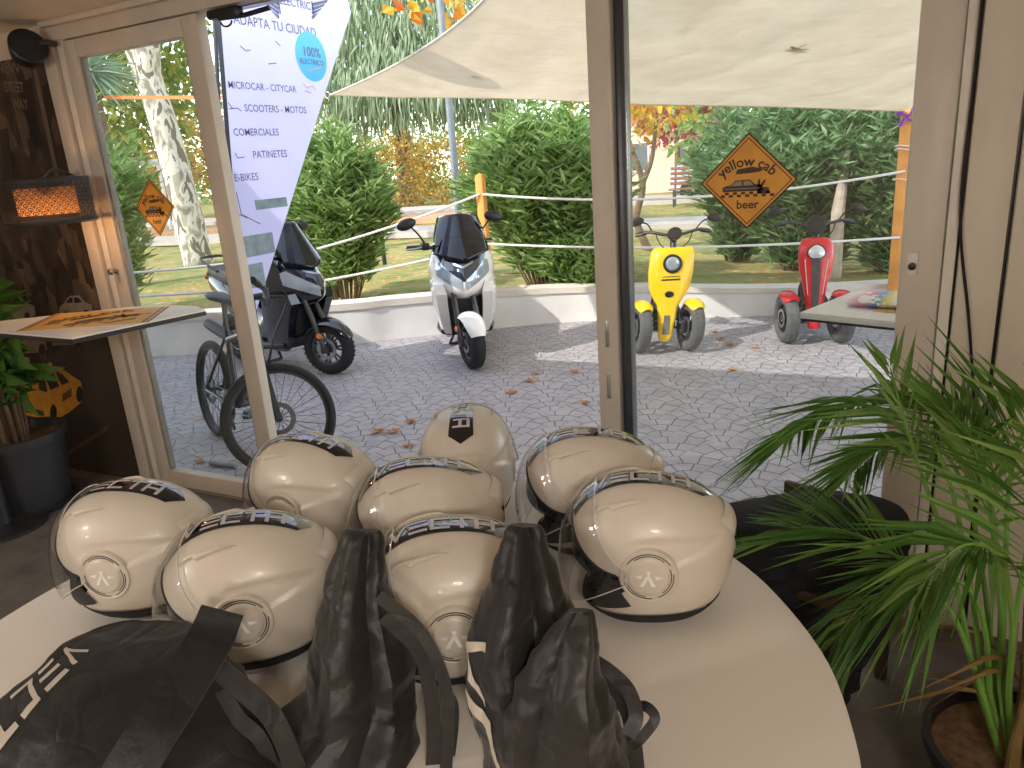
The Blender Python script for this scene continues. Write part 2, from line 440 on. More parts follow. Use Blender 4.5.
# ================================================================== round table, cloth and helmets
TZ = .75; TC = (-.8, .85); TR = .82
t = thing('round_table', 'large round table hidden under the white cloth that carries the helmets', 'table', (*TC, 0))
mb = MB(); mb.lathe([(0, TZ - .03), (TR - .01, TZ - .03), (TR - .005, TZ - .02), (TR - .005, TZ - .006), (0, TZ - .006)], None, 64); mb.obj('tabletop', pm('table_wood', '#8b6a48', .5), t)
mb = MB(); mb.lathe([(.32, 0), (.32, .02), (.06, .06), (.045, .1), (.045, TZ - .06), (.2, TZ - .03)], None, 32); mb.obj('pedestal', M_dsteel, t)
def cloth_mat():
    t = NT('white_tablecloth'); co = t.coord()
    wv = t.n('ShaderNodeTexWave', wave_type='BANDS', bands_direction='DIAGONAL'); wv.inputs['Scale'].default_value = 1.3; wv.inputs['Distortion'].default_value = 9
    wv.inputs['Detail'].default_value = 2; t.link(co, wv.inputs['Vector'])
    weave = t.noise(420, 2, co)
    h = t.math('ADD', t.math('MULTIPLY', t.math('POWER', wv.outputs['Fac'], 6), .5), t.math('MULTIPLY', t.noise(7, 4, co), .9))
    col = t.mix(weave, lin('#e6ddd3'), lin('#efe8df'))
    return t.done(t.bsdf(col, .85, spec=.15, normal=t.bump(h, .35, .006), sheen=.15).outputs[0])
mb = MB()
def cl(u, v):
    a = 2 * PI * u
    if v < .5: r = (TR + .003) * (v / .5); z = TZ - .001
    else:
        w = (v - .5) / .5; r = TR + .004 + .012 * min(1, w * 6) + (.05 * w) * (.5 + .5 * math.sin(a * 17 + 1.2 * math.sin(a * 3))) + .03 * w
        z = TZ - .001 - .004 * min(1, w * 8) - .6 * w * w if w < .06 else TZ - .005 - .62 * (w - .04)
    wr = .0012 * math.sin(9 * r * math.cos(a + .4) + 3 * math.sin(4 * r * math.sin(a))) if v < .48 else 0
    return Vector((r * math.cos(a), r * math.sin(a), z + wr))
mb.grid(cl, 128, 40)
o = mb.obj('tablecloth', cloth_mat(), None, (*TC, 0), smooth=50)
tag(o, 'white cloth spread over the large round table, hanging down its edge', 'tablecloth')
# ---- the open-face helmet: forward is +x, left is +y
HO = Vector((0, 0, .118))
def hsurf(phi, s, off=0.0, bulge=0.0):
    d = Vector((math.sin(s) * math.cos(phi), math.cos(s), math.sin(s) * math.sin(phi)))
    a = .148 if d.x > 0 else .166
    c = .146 if d.z > 0 else .150
    n = 2.35
    R = (abs(d.x / a) ** n + abs(d.y / .122) ** n + abs(d.z / c) ** n) ** (-1 / n)
    tail = Vector((-.93, 0, .36)); k = max(0, d.dot(tail))
    R += .013 * k ** 10
    if bulge: R += bulge * max(0, math.cos(phi)) * math.sin(s) ** 2
    p = HO + d * (R + off)
    return p
def hcrease(p):                  # moulded wing on each side running back to a point at the tail
    x, z = p.x, p.z
    if abs(p.y) < .02: return 0
    if x > .06 or x < -.17: return 0
    u = (x + .155) / .2
    top = .176 + .014 * math.sin(max(0, min(1, u)) * PI); low = .183 - .085 * max(0, u)
    dd = min(top - z, z - low)
    if dd < -.008: return 0
    return -.0056 * sstep(-.004, .005, dd) * (1 - sstep(.75, 1.05, u)) * sstep(.02, .06, abs(p.y))
def hpoint(phi, s, off=0.0):
    p = hsurf(phi, s, off); c = hcrease(p)
    if c: p = p + (p - HO).normalized() * c
    return p
def phi0(s): return math.radians(-9 + 33 * math.sin(s) ** 2.2)
PHI1 = math.radians(316)
S0 = math.radians(7)
def cut_below(mb, zc, name, m, parent, keep_above=True, sl=.1, **kw):
    bm = bmesh.new(); vs = [bm.verts.new(v) for v in mb.v]; bm.verts.ensure_lookup_table()
    for f in mb.f:
        try: bm.faces.new([vs[i] for i in f])
        except ValueError: pass
    for z, up in zc:
        no = Vector((sl, 0, 1)).normalized() if up else -Vector((sl, 0, 1)).normalized()
        bmesh.ops.bisect_plane(bm, geom=list(bm.verts) + list(bm.edges) + list(bm.faces), plane_co=(0, 0, z), plane_no=-no, clear_outer=True)
    bm.verts.index_update()
    out = MB(); out.v = [v.co.copy() for v in bm.verts]; out.f = [tuple(v.index for v in f.verts) for f in bm.faces]; bm.free()
    return out.obj(name, m, parent, **kw)
M_hshell = pm('helmet_white', '#d6ccbf', .36, var=.01, coat=.12)
M_hblack = pm('glossy_black_stripe', '#0c0b10', .08, var=.1, coat=1.0)
M_htrim = pm('helmet_dark_grey', '#2e2c2d', .55, var=.08)
M_visor = clearmat('clear_visor', (.93, .93, .93), 1.5, .03, .012, (.8, .8, .8))
M_smoke = clearmat('smoke_visor', (.16, .2, .25), 1.2, .04)
M_letter = pm('pale_letter', '#c9c3cc', .35, var=.03)
STROKES = {  # letters on a unit box, as polylines
    'V': [[(0, 1), (.5, 0), (1, 1)]],
    'E': [[(1, 1), (.05, 1)], [(1, .5), (.05, .5)], [(1, 0), (.05, 0)]],
    'C': [[(1, 1), (0, 1), (0, 0), (1, 0)]],
    'T': [[(0, 1), (1, 1)], [(.5, 1), (.5, 0)]],
    'A': [[(0, 0), (0, 1), (1, 1), (1, 0)], [(0, .42), (1, .42)]],
}
def stroke_word(mb, word, fn, lw, lh, gap, th):
    x = 0
    for ch in word:
        for pl in STROKES[ch]:
            for (x0, y0), (x1, y1) in zip(pl[:-1], pl[1:]):
                a = Vector((x + x0 * lw, y0 * lh)); b = Vector((x + x1 * lw, y1 * lh)); d = (b - a).normalized(); n = Vector((-d.y, d.x)) * th / 2
                a -= d * th / 2; b += d * th / 2; k = max(2, int((b - a).length / .006))
                vs = []; fs = []
                for i in range(k + 1):
                    c = a.lerp(b, i / k); vs += [fn(c.x + n.x, c.y + n.y), fn(c.x - n.x, c.y - n.y)]
                for i in range(k): fs.append((2 * i, 2 * i + 1, 2 * i + 3, 2 * i + 2))
                mb.add(vs, fs)
        x += lw + gap
def make_helmet():
    h = thing('motorcycle_helmet', 'x', 'helmet')
    def shell(u, v):
        s = lerp(S0, PI - S0, v); return hpoint(lerp(phi0(s), PHI1, u), s)
    mb = MB(); mb.grid(shell, 110, 84)
    sh = cut_below(mb, [(.023, True)], 'shell', M_hshell, h, smooth=60)
    mb = MB(); mb.grid(lambda u, v: hsurf(lerp(math.radians(150), math.radians(318), u), lerp(S0, PI - S0, v), .0025), 80, 84)
    cut_below(mb, [(-.004, True), (.026, False)], 'neck_rim', M_rubber, h, smooth=60)
    mb = MB(); mb.grid(lambda u, v: hsurf(lerp(math.radians(150), math.radians(318), u), lerp(S0, PI - S0, v), -.012), 40, 60)
    # brow edge bead
    mb = MB(); mb.tube([hsurf(phi0(lerp(.42, PI - .42, i / 60)) + .004, lerp(.42, PI - .42, i / 60), .0005) for i in range(61)], .0028, 6); mb.obj('brow_trim', M_rubber, h)
    # dark cheek guards
    for sg in (0, 1):
        mb = MB(); q = 1 if sg == 0 else -1
        def side(x, z, off):
            y = .122 * max(.02, 1 - (x / .148) ** 2.35 - (abs(z) / .150) ** 2.35) ** (1 / 2.35)
            d = Vector((x, y, z)); nn = Vector((x / .148 ** 2, y / .122 ** 2, z / .15 ** 2)).normalized(); d += nn * off
            return HO + Vector((d.x, q * d.y, d.z))
        A, B, Cc = Vector((.066, .004)), Vector((.022, -.066)), Vector((.1, -.094))
        for off in (.004, -.008):
            def tri(u, v, off=off):
                p = A.lerp(Cc, u) + (B - A.lerp(Cc, .62)) * (v * (1 - abs(u - .62) / (.62 if u < .62 else .38)))
                return side(p.x, p.y, off)
            mb.grid(tri, 18, 10)
        mb.obj('cheek_guard', M_htrim, h, smooth=60)
    # padded inside
    mb = MB(); mb.grid(lambda u, v: hsurf(lerp(math.radians(-16), math.radians(322), u), lerp(S0, PI - S0, v), -.014 - .016 * math.sin(lerp(S0, PI - S0, v)) ** .5), 48, 40)
    cut_below(mb, [(-.002, True)], 'padding', pm('black_padding', '#121113', .95, bump=.4, bscale=120), h, smooth=60)
    for sg in (1, -1):
        mb = MB(); mb.ball((.052, sg * .078, .062), (.03, .024, .052), 16, 12, Euler((0, .35, 0)).to_matrix()); mb.obj('cheek_pad', MATS['black_padding'], h)
    # smoke sun shield under the brow
    def sv(u, v):
        s = lerp(math.radians(24), math.radians(156), v)
        return hsurf(lerp(phi0(s) + .18, phi0(s) - math.radians(23) * math.sin(s) ** .7, u), s, -.006)
    mb = MB(); mb.grid(sv, 10, 40); mb.obj('sun_shield', M_smoke, h, smooth=60)
    # black crown stripe, pointed at the rear
    W = .031
    def st(phi, w, off):
        R0 = .146; s = PI / 2 + w / R0
        return hsurf(phi, s, off)
    mb = MB()
    P0, P1 = math.radians(28), math.radians(139)
    mb.grid(lambda u, v: st(lerp(P0, P1 - math.radians(9) * abs(2 * v - 1), u), (2 * v - 1) * W * (1 - .12 * u), .0014), 44, 12)
    stp = mb.obj('crown_stripe', M_hblack, h, smooth=60)
    mb = MB(); dphi = lambda x: math.radians(50) + x / .158
    stroke_word(mb, 'VECTA', lambda x, y: st(dphi(x), (y - .5 * .032), .0024), .029, .032, .012, .0075)
    mb.obj('lettering', M_letter, stp, smooth=0)
    # rear black chevron and spoiler, crown vents
    mb = MB(); mb.grid(lambda u, v: st(math.radians(lerp(164, 181, u)), (2 * v - 1) * .034 * (1 - .75 * u), .0015), 8, 10); mb.obj('rear_chevron', M_hblack, h, smooth=60)
    mb = MB(); mb.grid(lambda u, v: st(math.radians(lerp(147, 163, u)), (2 * v - 1) * (.05 - .012 * u), .0015 + .006 * math.sin(PI * min(1, u * 1.02)) * (1 - (2 * v - 1) ** 8)), 12, 16); mb.obj('rear_spoiler', M_hshell, h, smooth=50)
    for sg in (1, -1):
        mb = MB()
        def vt(u, v, sg=sg):
            ph = math.radians(lerp(44, 92, u)); w = .052 + .012 * math.sin(u * 2.2) + (.014 * (1 - u)) * (1 if u > .33 else .35) * v + .004
            e = min(1, 6 * u, 5 * (1 - u)) * min(1, 6 * (1 - v) + .15)
            return hsurf(ph, PI / 2 - sg * w / .13, .0005 + .0075 * e * (1 - v * .1) * min(1, 8 * v + .2))
        mb.grid(vt, 24, 8); mb.obj('crown_vent', M_hshell, h, smooth=30)
        # round hinge cap with ring grooves and emblem
        Mh = Matrix.Translation((-.006, sg * .1135, HO.z)) @ Matrix.Rotation(-sg * PI / 2, 4, 'X') @ Matrix.Scale(1.12, 4)
        mb = MB(); mb.lathe([(.05, -.006), (.0485, .004), (.047, .0062), (.0445, .0068), (.043, .0056), (.0345, .0062), (.033, .0075), (.031, .0092), (.029, .0098), (0, .0102)], Mh, 56)
        hc = mb.obj('hinge_cap', M_hshell, h, smooth=35)
        mb = MB()
        for r, segs in ((.0408, ((20, 100), (115, 190), (215, 330))), (.0372, ((0, 85), (130, 205), (230, 310)))):
            for a0, a1 in segs:
                mb.tube([Mh @ Vector((r * math.cos(math.radians(lerp(a0, a1, i / 12))), r * math.sin(math.radians(lerp(a0, a1, i / 12))), .0062)) for i in range(13)], .0009, 5)
        mb.obj('ring_groove', M_htrim, hc)
        mb = MB()
        for pts in ([(-.003, -.012), (.004, -.012), (.0, .001)], [(-.012, .015), (-.006, .015), (.003, -.002), (-.001, -.006)], [(.014, .016), (.008, .016), (.0, .0), (.004, -.004)], [(-.024, -.002), (-.01, -.004), (-.012, .002)], [(.024, -.002), (.01, -.004), (.012, .002)]):
            mb.prism(pts, Mh @ Matrix.Translation((0, 0, .0098)), .0014)
        mb.obj('emblem', pm('satin_white', '#fbf7f0', .25), hc, smooth=0)
    # long clear visor with a thicker edge
    def vs_(u, v):
        s = lerp(math.radians(15), math.radians(165), v)
        up = math.radians(14 + 40 * math.sin(s) ** 1.6); dn = math.radians(-8 - 27 * math.sin(s) ** .55)
        return hsurf(lerp(up, dn, u), s, .0085 + .004 * u, .014 * u)
    mb = MB(); mb.grid(vs_, 26, 48); vz = mb.obj('visor', M_visor, h, smooth=60)
    mb = MB(); N = 40
    loop = [vs_(0, i / N) for i in range(N + 1)] + [vs_(i / 12, 1) for i in range(1, 12)] + [vs_(1, 1 - i / N) for i in range(N + 1)] + [vs_(1 - i / 12, 0) for i in range(1, 12)]
    mb.tube(loop, .0013, 5, closed=True); mb.obj('visor_edge', pm('clear_plastic_edge', '#d9d6d2', .1, coat=1), vz)
    return h
helmet0 = make_helmet()
def place(o, x, y, rz, label, pitch=-.055, roll=0, z=TZ + .017):
    o.rotation_euler = Euler((roll, pitch, rz)); o.location = (x, y, z); o.scale = (.965, .965, .965); o['label'] = label; o['group'] = 'white helmets on the round table'
# (x, y, heading in degrees, label)
HL = [(-1.367, 0.881, 200, 'white open-face helmet farthest left on the table, nearest the potted plant'),
      (-1.01, 0.84, 217, 'white helmet with a bag\'s wide dark strap lying in front of its hinge cap'),
      (-1.177, 1.214, 184, 'white helmet just in front of the bicycle wheel, turned partly away'),
      (-0.899, 1.487, 116, 'white helmet seen from behind, nearest the white scooter'),
      (-0.829, 1.162, 211, 'white helmet mid-group, between the rear-facing helmet and the one between the bags'),
      (-0.638, 0.943, 211, 'white helmet standing between the two upright black bags'),
      (-0.561, 1.42, 203, 'white helmet right below the door post, half hidden by the helmet before it'),
      (-0.376, 1.227, 198, 'white helmet on the bare side of the cloth, whole side and hinge cap visible')]
for i, (x, y, a, lb) in enumerate(HL):
    o = helmet0 if i == 0 else copy_tree(helmet0)
    place(o, x, y, math.radians(a), lb)
# ================================================================== vehicles: +x forward, +y left
M_tyre = pm('tyre', '#232325', .8, var=.15, bump=.3, bscale=200)
M_alloy = pm('dark_alloy', '#5a5b5e', .35, metal=.6)
M_orange = pm('orange_reflector', '#f08020', .2, coat=.5)
M_lens = pm('headlight_lens', '#aebac8', .08, metal=.3, coat=1)
M_dglass = clearmat('smoked_windshield', (.10, .13, .19), 1.6, .03)
def wheel(mb_t, r, w, tread=True):
    prof = []
    for i in range(13):
        a = lerp(-2.0, 2.0, i / 12); prof.append((r - w * .5 + w * .5 * math.cos(a), w * .5 * math.sin(a) * 1.05))
    prof = [(r - w * .82, -w * .32)] + prof + [(r - w * .82, w * .32)]
    mb_t.lathe(prof, Matrix.Rotation(PI / 2, 4, 'X'), 48, cap=False)
    if tread:
        for k in range(36):
            a = 2 * PI * k / 36
            for sg in (1, -1):
                M = Matrix.Rotation(a, 4, 'Y') @ Matrix.Translation((0, sg * w * .2, r - w * .055)) @ Matrix.Rotation(sg * .5, 4, 'Z')
                mb_t.box((0, 0, 0), (.008, w * .34, .006), M)
def put_wheel(parent, name, ctr, r, w, steer=0, spokes=6, disc=True, thin=False, M=None, rimc=None):
    Mx = (M or Matrix()) @ Matrix.Translation(ctr) @ Matrix.Rotation(steer, 4, 'Z')
    def fin(mb): mb.v = [Mx @ Vector(v) for v in mb.v]; return mb
    mb = MB(); wheel(mb, r, w, not thin); o = fin(mb).obj(name, M_tyre, parent)
    mb = MB(); ri = r - w * .8
    mb.lathe([(ri, -w * .34), (ri - .012, -w * .3), (ri - .016, 0), (ri - .012, w * .3), (ri, w * .34)], Matrix.Rotation(PI / 2, 4, 'X'), 48, cap=False)
    if thin:
        for k in range(28):
            a = 2 * PI * k / 28; sg = 1 if k % 2 else -1; b = a + sg * .35
            mb.tube([Vector((.02 * math.cos(b), sg * .022, .02 * math.sin(b))), Vector(((ri - .01) * math.cos(a), 0, (ri - .01) * math.sin(a)))], .0013, 4)
        mb.lathe([(0, -.04), (.02, -.04), (.02, -.025), (.012, -.02), (.012, .02), (.02, .025), (.02, .04), (0, .04)], Matrix.Rotation(PI / 2, 4, 'X'), 16)
    else:
        mb.lathe([(0, -w * .4), (.035, -w * .4), (.042, -w * .2), (.042, w * .2), (.035, w * .4), (0, w * .4)], Matrix.Rotation(PI / 2, 4, 'X'), 20)
        for k in range(spokes):
            for e in (-.16, .16):
                a = 2 * PI * k / spokes
                p0 = Vector((.035 * math.cos(a), 0, .035 * math.sin(a))); p1 = Vector(((ri - .008) * math.cos(a + e), 0, (ri - .008) * math.sin(a + e)))
                mb.tube([p0, p0.lerp(p1, .5), p1], [.011, .008, .01], 6)
    fin(mb).obj('rim', rimc or M_alloy, o, smooth=40)
    if disc:
        mb = MB(); dr = ri * (.34 if thin else .62)
        mb.lathe([(dr, w * .42), (dr * .7, w * .42), (dr * .7, w * .42 + .004), (dr, w * .42 + .004), (dr, w * .42)], Matrix.Rotation(PI / 2, 4, 'X'), 36, cap=False)
        for k in range(10):
            a = 2 * PI * k / 10; mb.box((dr * .86 * math.cos(a), -w * .42 - .003, dr * .86 * math.sin(a)), (.012, .006, .012))
        fin(mb).obj('brake_disc', M_dsteel if thin else M_steel, o)
    return o
def fender(r, w, a0, a1, M, th=.008, tail=0):
    mb = MB(); lo = []
    for i in range(19):
        a = math.radians(lerp(a0, a1, i / 18)); k = 1 - .35 * abs(2 * i / 18 - 1) ** 3
        ring = []
        for j in range(9):
            b = lerp(-1.25, 1.25, j / 8); rr = r + (math.cos(b) - 1) * w * .38 * 1.3
            ring.append(M @ Vector((rr * math.cos(a), w * .6 * math.sin(b) / .95 * k, rr * math.sin(a))))
        for j in range(8, -1, -1):
            b = lerp(-1.25, 1.25, j / 8); rr = r + (math.cos(b) - 1) * w * .38 * 1.3 - th
            ring.append(M @ Vector((rr * math.cos(a), w * .56 * math.sin(b) / .95 * k, rr * math.sin(a))))
        lo.append(ring)
    return mb.loft(lo)
def make_scooter(name, label, body, under, steer, loc, rz, M_acc):
    t = thing(name, label, 'scooter', loc, rz, None)
    fx, fz, r, w = .62, .225, .225, .105
    Ms = Matrix.Translation((fx - .06, 0, fz)) @ Matrix.Rotation(steer, 4, 'Z') @ Matrix.Translation((.06 - fx, 0, -fz))
    put_wheel(t, 'front_wheel', (fx, 0, fz), r, w, 0, 7, True, M=Ms)
    put_wheel(t, 'rear_wheel', (-.66, 0, fz - .005), r - .005, w + .01, 0, 7, False)
    F = fender(r + .03, w * 1.3, 22, 150, Ms @ Matrix.Translation((fx, 0, fz))); F.obj('front_fender', body, t)
    mb = MB()
    for s in (1, -1):
        mb.tube([Ms @ Vector(p) for p in [(fx, s * .075, fz), (fx - .05, s * .075, .4), (fx - .13, s * .07, .66)]], [.02, .022, .02], 10)
        mb.box(Ms @ Vector((fx, s * .075, fz)), (.06, .03, .06), Ms.to_3x3().to_4x4(), .006)
    mb.obj('fork', M_dsteel, t)
    for s in (1, -1):
        mb = MB(); mb.lathe([(0, 0), (.024, 0), (.022, .012), (0, .016)], Ms @ Matrix.Translation((fx - .02, s * .094, .345)) @ Matrix.Rotation(-s * PI / 2 , 4, 'X') @ Matrix.Rotation(.0, 4, 'Y'), 20); mb.obj('side_reflector', M_orange, t)
    # nose fairing as stacked sections
    Z = [(.555, .44, .150), (.60, .575, .19), (.66, .66, .225), (.74, .665, .245), (.82, .63, .25), (.90, .565, .235), (.97, .48, .205), (1.02, .40, .16)]
    def sec(z):
        for (za, xa, wa), (zb, xb, wb) in zip(Z[:-1], Z[1:]):
            if z <= zb: k = max(0, (z - za) / (zb - za)); return lerp(xa, xb, k), lerp(wa, wb, k)
        return Z[-1][1:]
    def nose(z, a, off=0):         # a: -90..90 degrees, 0 = front
        xf, wd = sec(z); a = math.radians(a); c, s = math.cos(a), math.sin(a)
        rr = 1 / ((abs(c)) ** 1.45 + (abs(s)) ** 1.45) ** (1 / 1.45)
        return Vector((.24 + (xf + off - .24) * c * rr, (wd + off) * s * rr, z))
    mb = MB(); lo = []
    for i in range(15):
        z = lerp(.555, 1.02, i / 14); ring = [nose(z, lerp(-90, 90, j / 32)) for j in range(33)]
        ring += [Vector((.16, ring[-1].y * .9, z)), Vector((.16, ring[0].y * .9, z))]; lo.append(ring)
    mb.loft(lo); mb.obj('front_fairing', body, t, smooth=45)
    for s in (1, -1):
        mb = MB(); mb.grid(lambda u, v, s=s: nose(lerp(.655 + .0019 * lerp(4, 60, v), .735 + .0030 * lerp(4, 60, v) - .05 * max(0, v - .8) / .2, u), s * lerp(4, 60, v), .007), 6, 14); mb.obj('headlight', M_lens, t, smooth=50)
        # tall white side shields flanking the front wheel
        mb = MB(); lo = []
        for z, x0, x1, yi, yo in ((.2, .1, .26, .12, .17), (.28, .1, .34, .12, .2), (.4, .12, .4, .125, .225), (.52, .14, .46, .13, .24), (.62, .16, .52, .13, .245), (.7, .18, .5, .15, .248)):
            yi *= s; yo *= s
            lo.append([Vector((x0, yi, z)), Vector((x0, yo, z)), Vector((lerp(x0, x1, .6), yo, z)), Vector((x1, lerp(yi, yo, .7), z)), Vector((x1 + .01, yi, z))])
        mb.loft(lo); mb.obj('leg_shield', body, t, smooth=30)
    mb = MB(); mb.box((.22, 0, .43), (.12, .26, .3), bev=.02); mb.obj('radiator_grille', M_black, t)
    mb = MB(); mb.grid(lambda u, v: nose(lerp(.73 + .0030 * abs(lerp(-72, 72, v)), .99, u), lerp(-72, 72, v), .004), 10, 24); mb.obj('nose_panel', M_acc, t, smooth=50)
    mb = MB()
    for s in (1, -1): mb.grid(lambda u, v, s=s: nose(.835 + .0016 * lerp(0, 20, v) + .016 * u, s * lerp(0, 20, v), .007), 2, 6)
    mb.obj('nose_emblem', M_steel, t)
    def ws(u, v):
        q = abs(2 * v - 1); z = lerp(.885 + .06 * q, 1.25, u); hw = lerp(.205, .15, u ** 1.6); y = (2 * v - 1) * hw
        return Vector((lerp(.60, .38, u) - .15 * q ** 2, y, z - .03 * u * abs(2 * v - 1) ** 3))
    mb = MB(); mb.grid(ws, 14, 16); mb.obj('windshield', M_dglass, t, smooth=60, solid=.004)
    # handlebar with grips, levers and mirrors
    mb = MB(); mb.tube([Ms @ Vector(p) for p in [(.26, .33, 1.0), (.3, .2, 1.0), (.34, 0, .96), (.3, -.2, 1.0), (.26, -.33, 1.0)]], .016, 10)
    mb.tube([Ms @ Vector((.34, 0, .96)), Ms @ Vector((.42, 0, .8))], .03, 10); hb = mb.obj('handlebar', M_dsteel, t)
    for s in (1, -1):
        mb = MB(); mb.tube([Ms @ Vector((.262, s * .325, 1.0)), Ms @ Vector((.285, s * .23, 1.0))], [.021, .02], 10); mb.box(Ms @ Vector((.3, s * .2, 1.005)), (.07, .06, .06), Ms.to_3x3().to_4x4(), .012); mb.obj('grip', M_black, hb)
        mb = MB(); mb.tube([Ms @ Vector(p) for p in [(.31, s * .2, 1.01), (.34, s * .27, 1.0), (.32, s * .35, .995)]], .007, 6); mb.obj('brake_lever', M_steel, hb)
        mb = MB(); mb.tube(spline([Ms @ Vector(p) for p in [(.3, s * .2, 1.03), (.33, s * .24, 1.1), (.34, s * .3, 1.18)]], 5), .007, 6)
        mi = mb.obj('mirror', M_black, t)
        mb = MB(); mb.ball(Ms @ Vector((.345, s * .33, 1.2)), (.022, .075, .045), 16, 10, (Ms.to_3x3() @ Euler((s * -.35, 0, 0)).to_matrix())); mb.obj('mirror_housing', M_black, mi)
    # body behind the shield
    def secl(rows):
        lo = []
        for x, z0, z1, wd in rows:
            zc, hz = (z0 + z1) / 2, (z1 - z0) / 2; ring = []
            for j in range(20):
                a = 2 * PI * j / 20; c, s = math.cos(a), math.sin(a); rr = 1 / (abs(c) ** 3 + abs(s) ** 3) ** (1 / 3)
                ring.append(Vector((x, wd * c * rr, zc + hz * s * rr)))
            lo.append(ring)
        return MB().loft(lo)
    secl([(.24, .26, .8, .2), (.14, .26, .66, .2), (.02, .26, .52, .2), (-.14, .28, .62, .2), (-.3, .34, .7, .2), (-.55, .45, .76, .175), (-.8, .6, .82, .12), (-.95, .72, .81, .05)]).obj('body_shell', body, t, smooth=40)
    secl([(.3, .22, .3, .2), (0, .19, .28, .23), (-.25, .2, .3, .22), (-.4, .22, .3, .16)]).obj('footboard', under, t, smooth=40)
    secl([(.04, .62, .68, .08), (-.06, .64, .745, .14), (-.25, .66, .775, .165), (-.38, .68, .79, .16), (-.44, .7, .86, .15), (-.7, .74, .885, .13), (-.86, .78, .87, .08), (-.9, .8, .85, .04)]).obj('seat', pm('black_vinyl', '#1d1d1f', .5, bump=.15), t, smooth=50)
    secl([(-.3, .16, .3, .07), (-.66, .15, .3, .06), (-.74, .18, .27, .03)]).obj('engine_case', M_dsteel, t)
    mb = MB(); mb.tube(spline([(-.3, -.14, .24), (-.5, -.17, .25), (-.85, -.18, .36)], 6), [.02] * 5 + [.05] * 7 + [.045], 14); mb.obj('exhaust', M_black, t)
    mb = MB(); mb.tube(spline([(-.6, .14, .84), (-.85, .13, .93), (-.95, 0, .94), (-.85, -.13, .93), (-.6, -.14, .84)], 6), .013, 8); mb.obj('grab_rail', M_black, t)
    mb = MB(); mb.ball((-.955, 0, .76), (.02, .07, .03)); mb.obj('tail_light', pm('red_lens', '#c01818', .15, coat=.8), t)
    mb = MB()
    for s in (1, -1): mb.tube([(-.2, s * .06, .2), (-.26, s * .14, .012)], .012, 8)
    mb.tube([(-.26, .14, .014), (-.26, -.14, .014)], .012, 8); mb.obj('centre_stand', M_dsteel, t)
    return t
M_bwhite = pm('scooter_white', '#f4f2ee', .2, var=.02, coat=.7)
M_bblack = pm('scooter_black', '#12151c', .12, var=.1, coat=1.0)
M_bluegloss = pm('deep_blue_gloss', '#1a2436', .08, var=.1, coat=1.0)
# white one, nose towards the glass front
h = math.radians(-58); c, s = math.cos(h), math.sin(h)
make_scooter('white_scooter', 'white maxi scooter with dark windshield parked facing the open doorway', M_bwhite, M_black, math.radians(14), (-2.93 - .62 * c, 5.05 - .62 * s, 0), h, M_bluegloss).scale = (1.0, 1.1, .975)
h = math.radians(-12); c, s = math.cos(h), math.sin(h)
make_scooter('black_scooter', 'black maxi scooter with blue tinted windshield parked behind the bicycle and banner', M_bblack, M_black, math.radians(22), (-4.03 - .62 * c, 4.62 - .62 * s, 0), h, M_bluegloss)
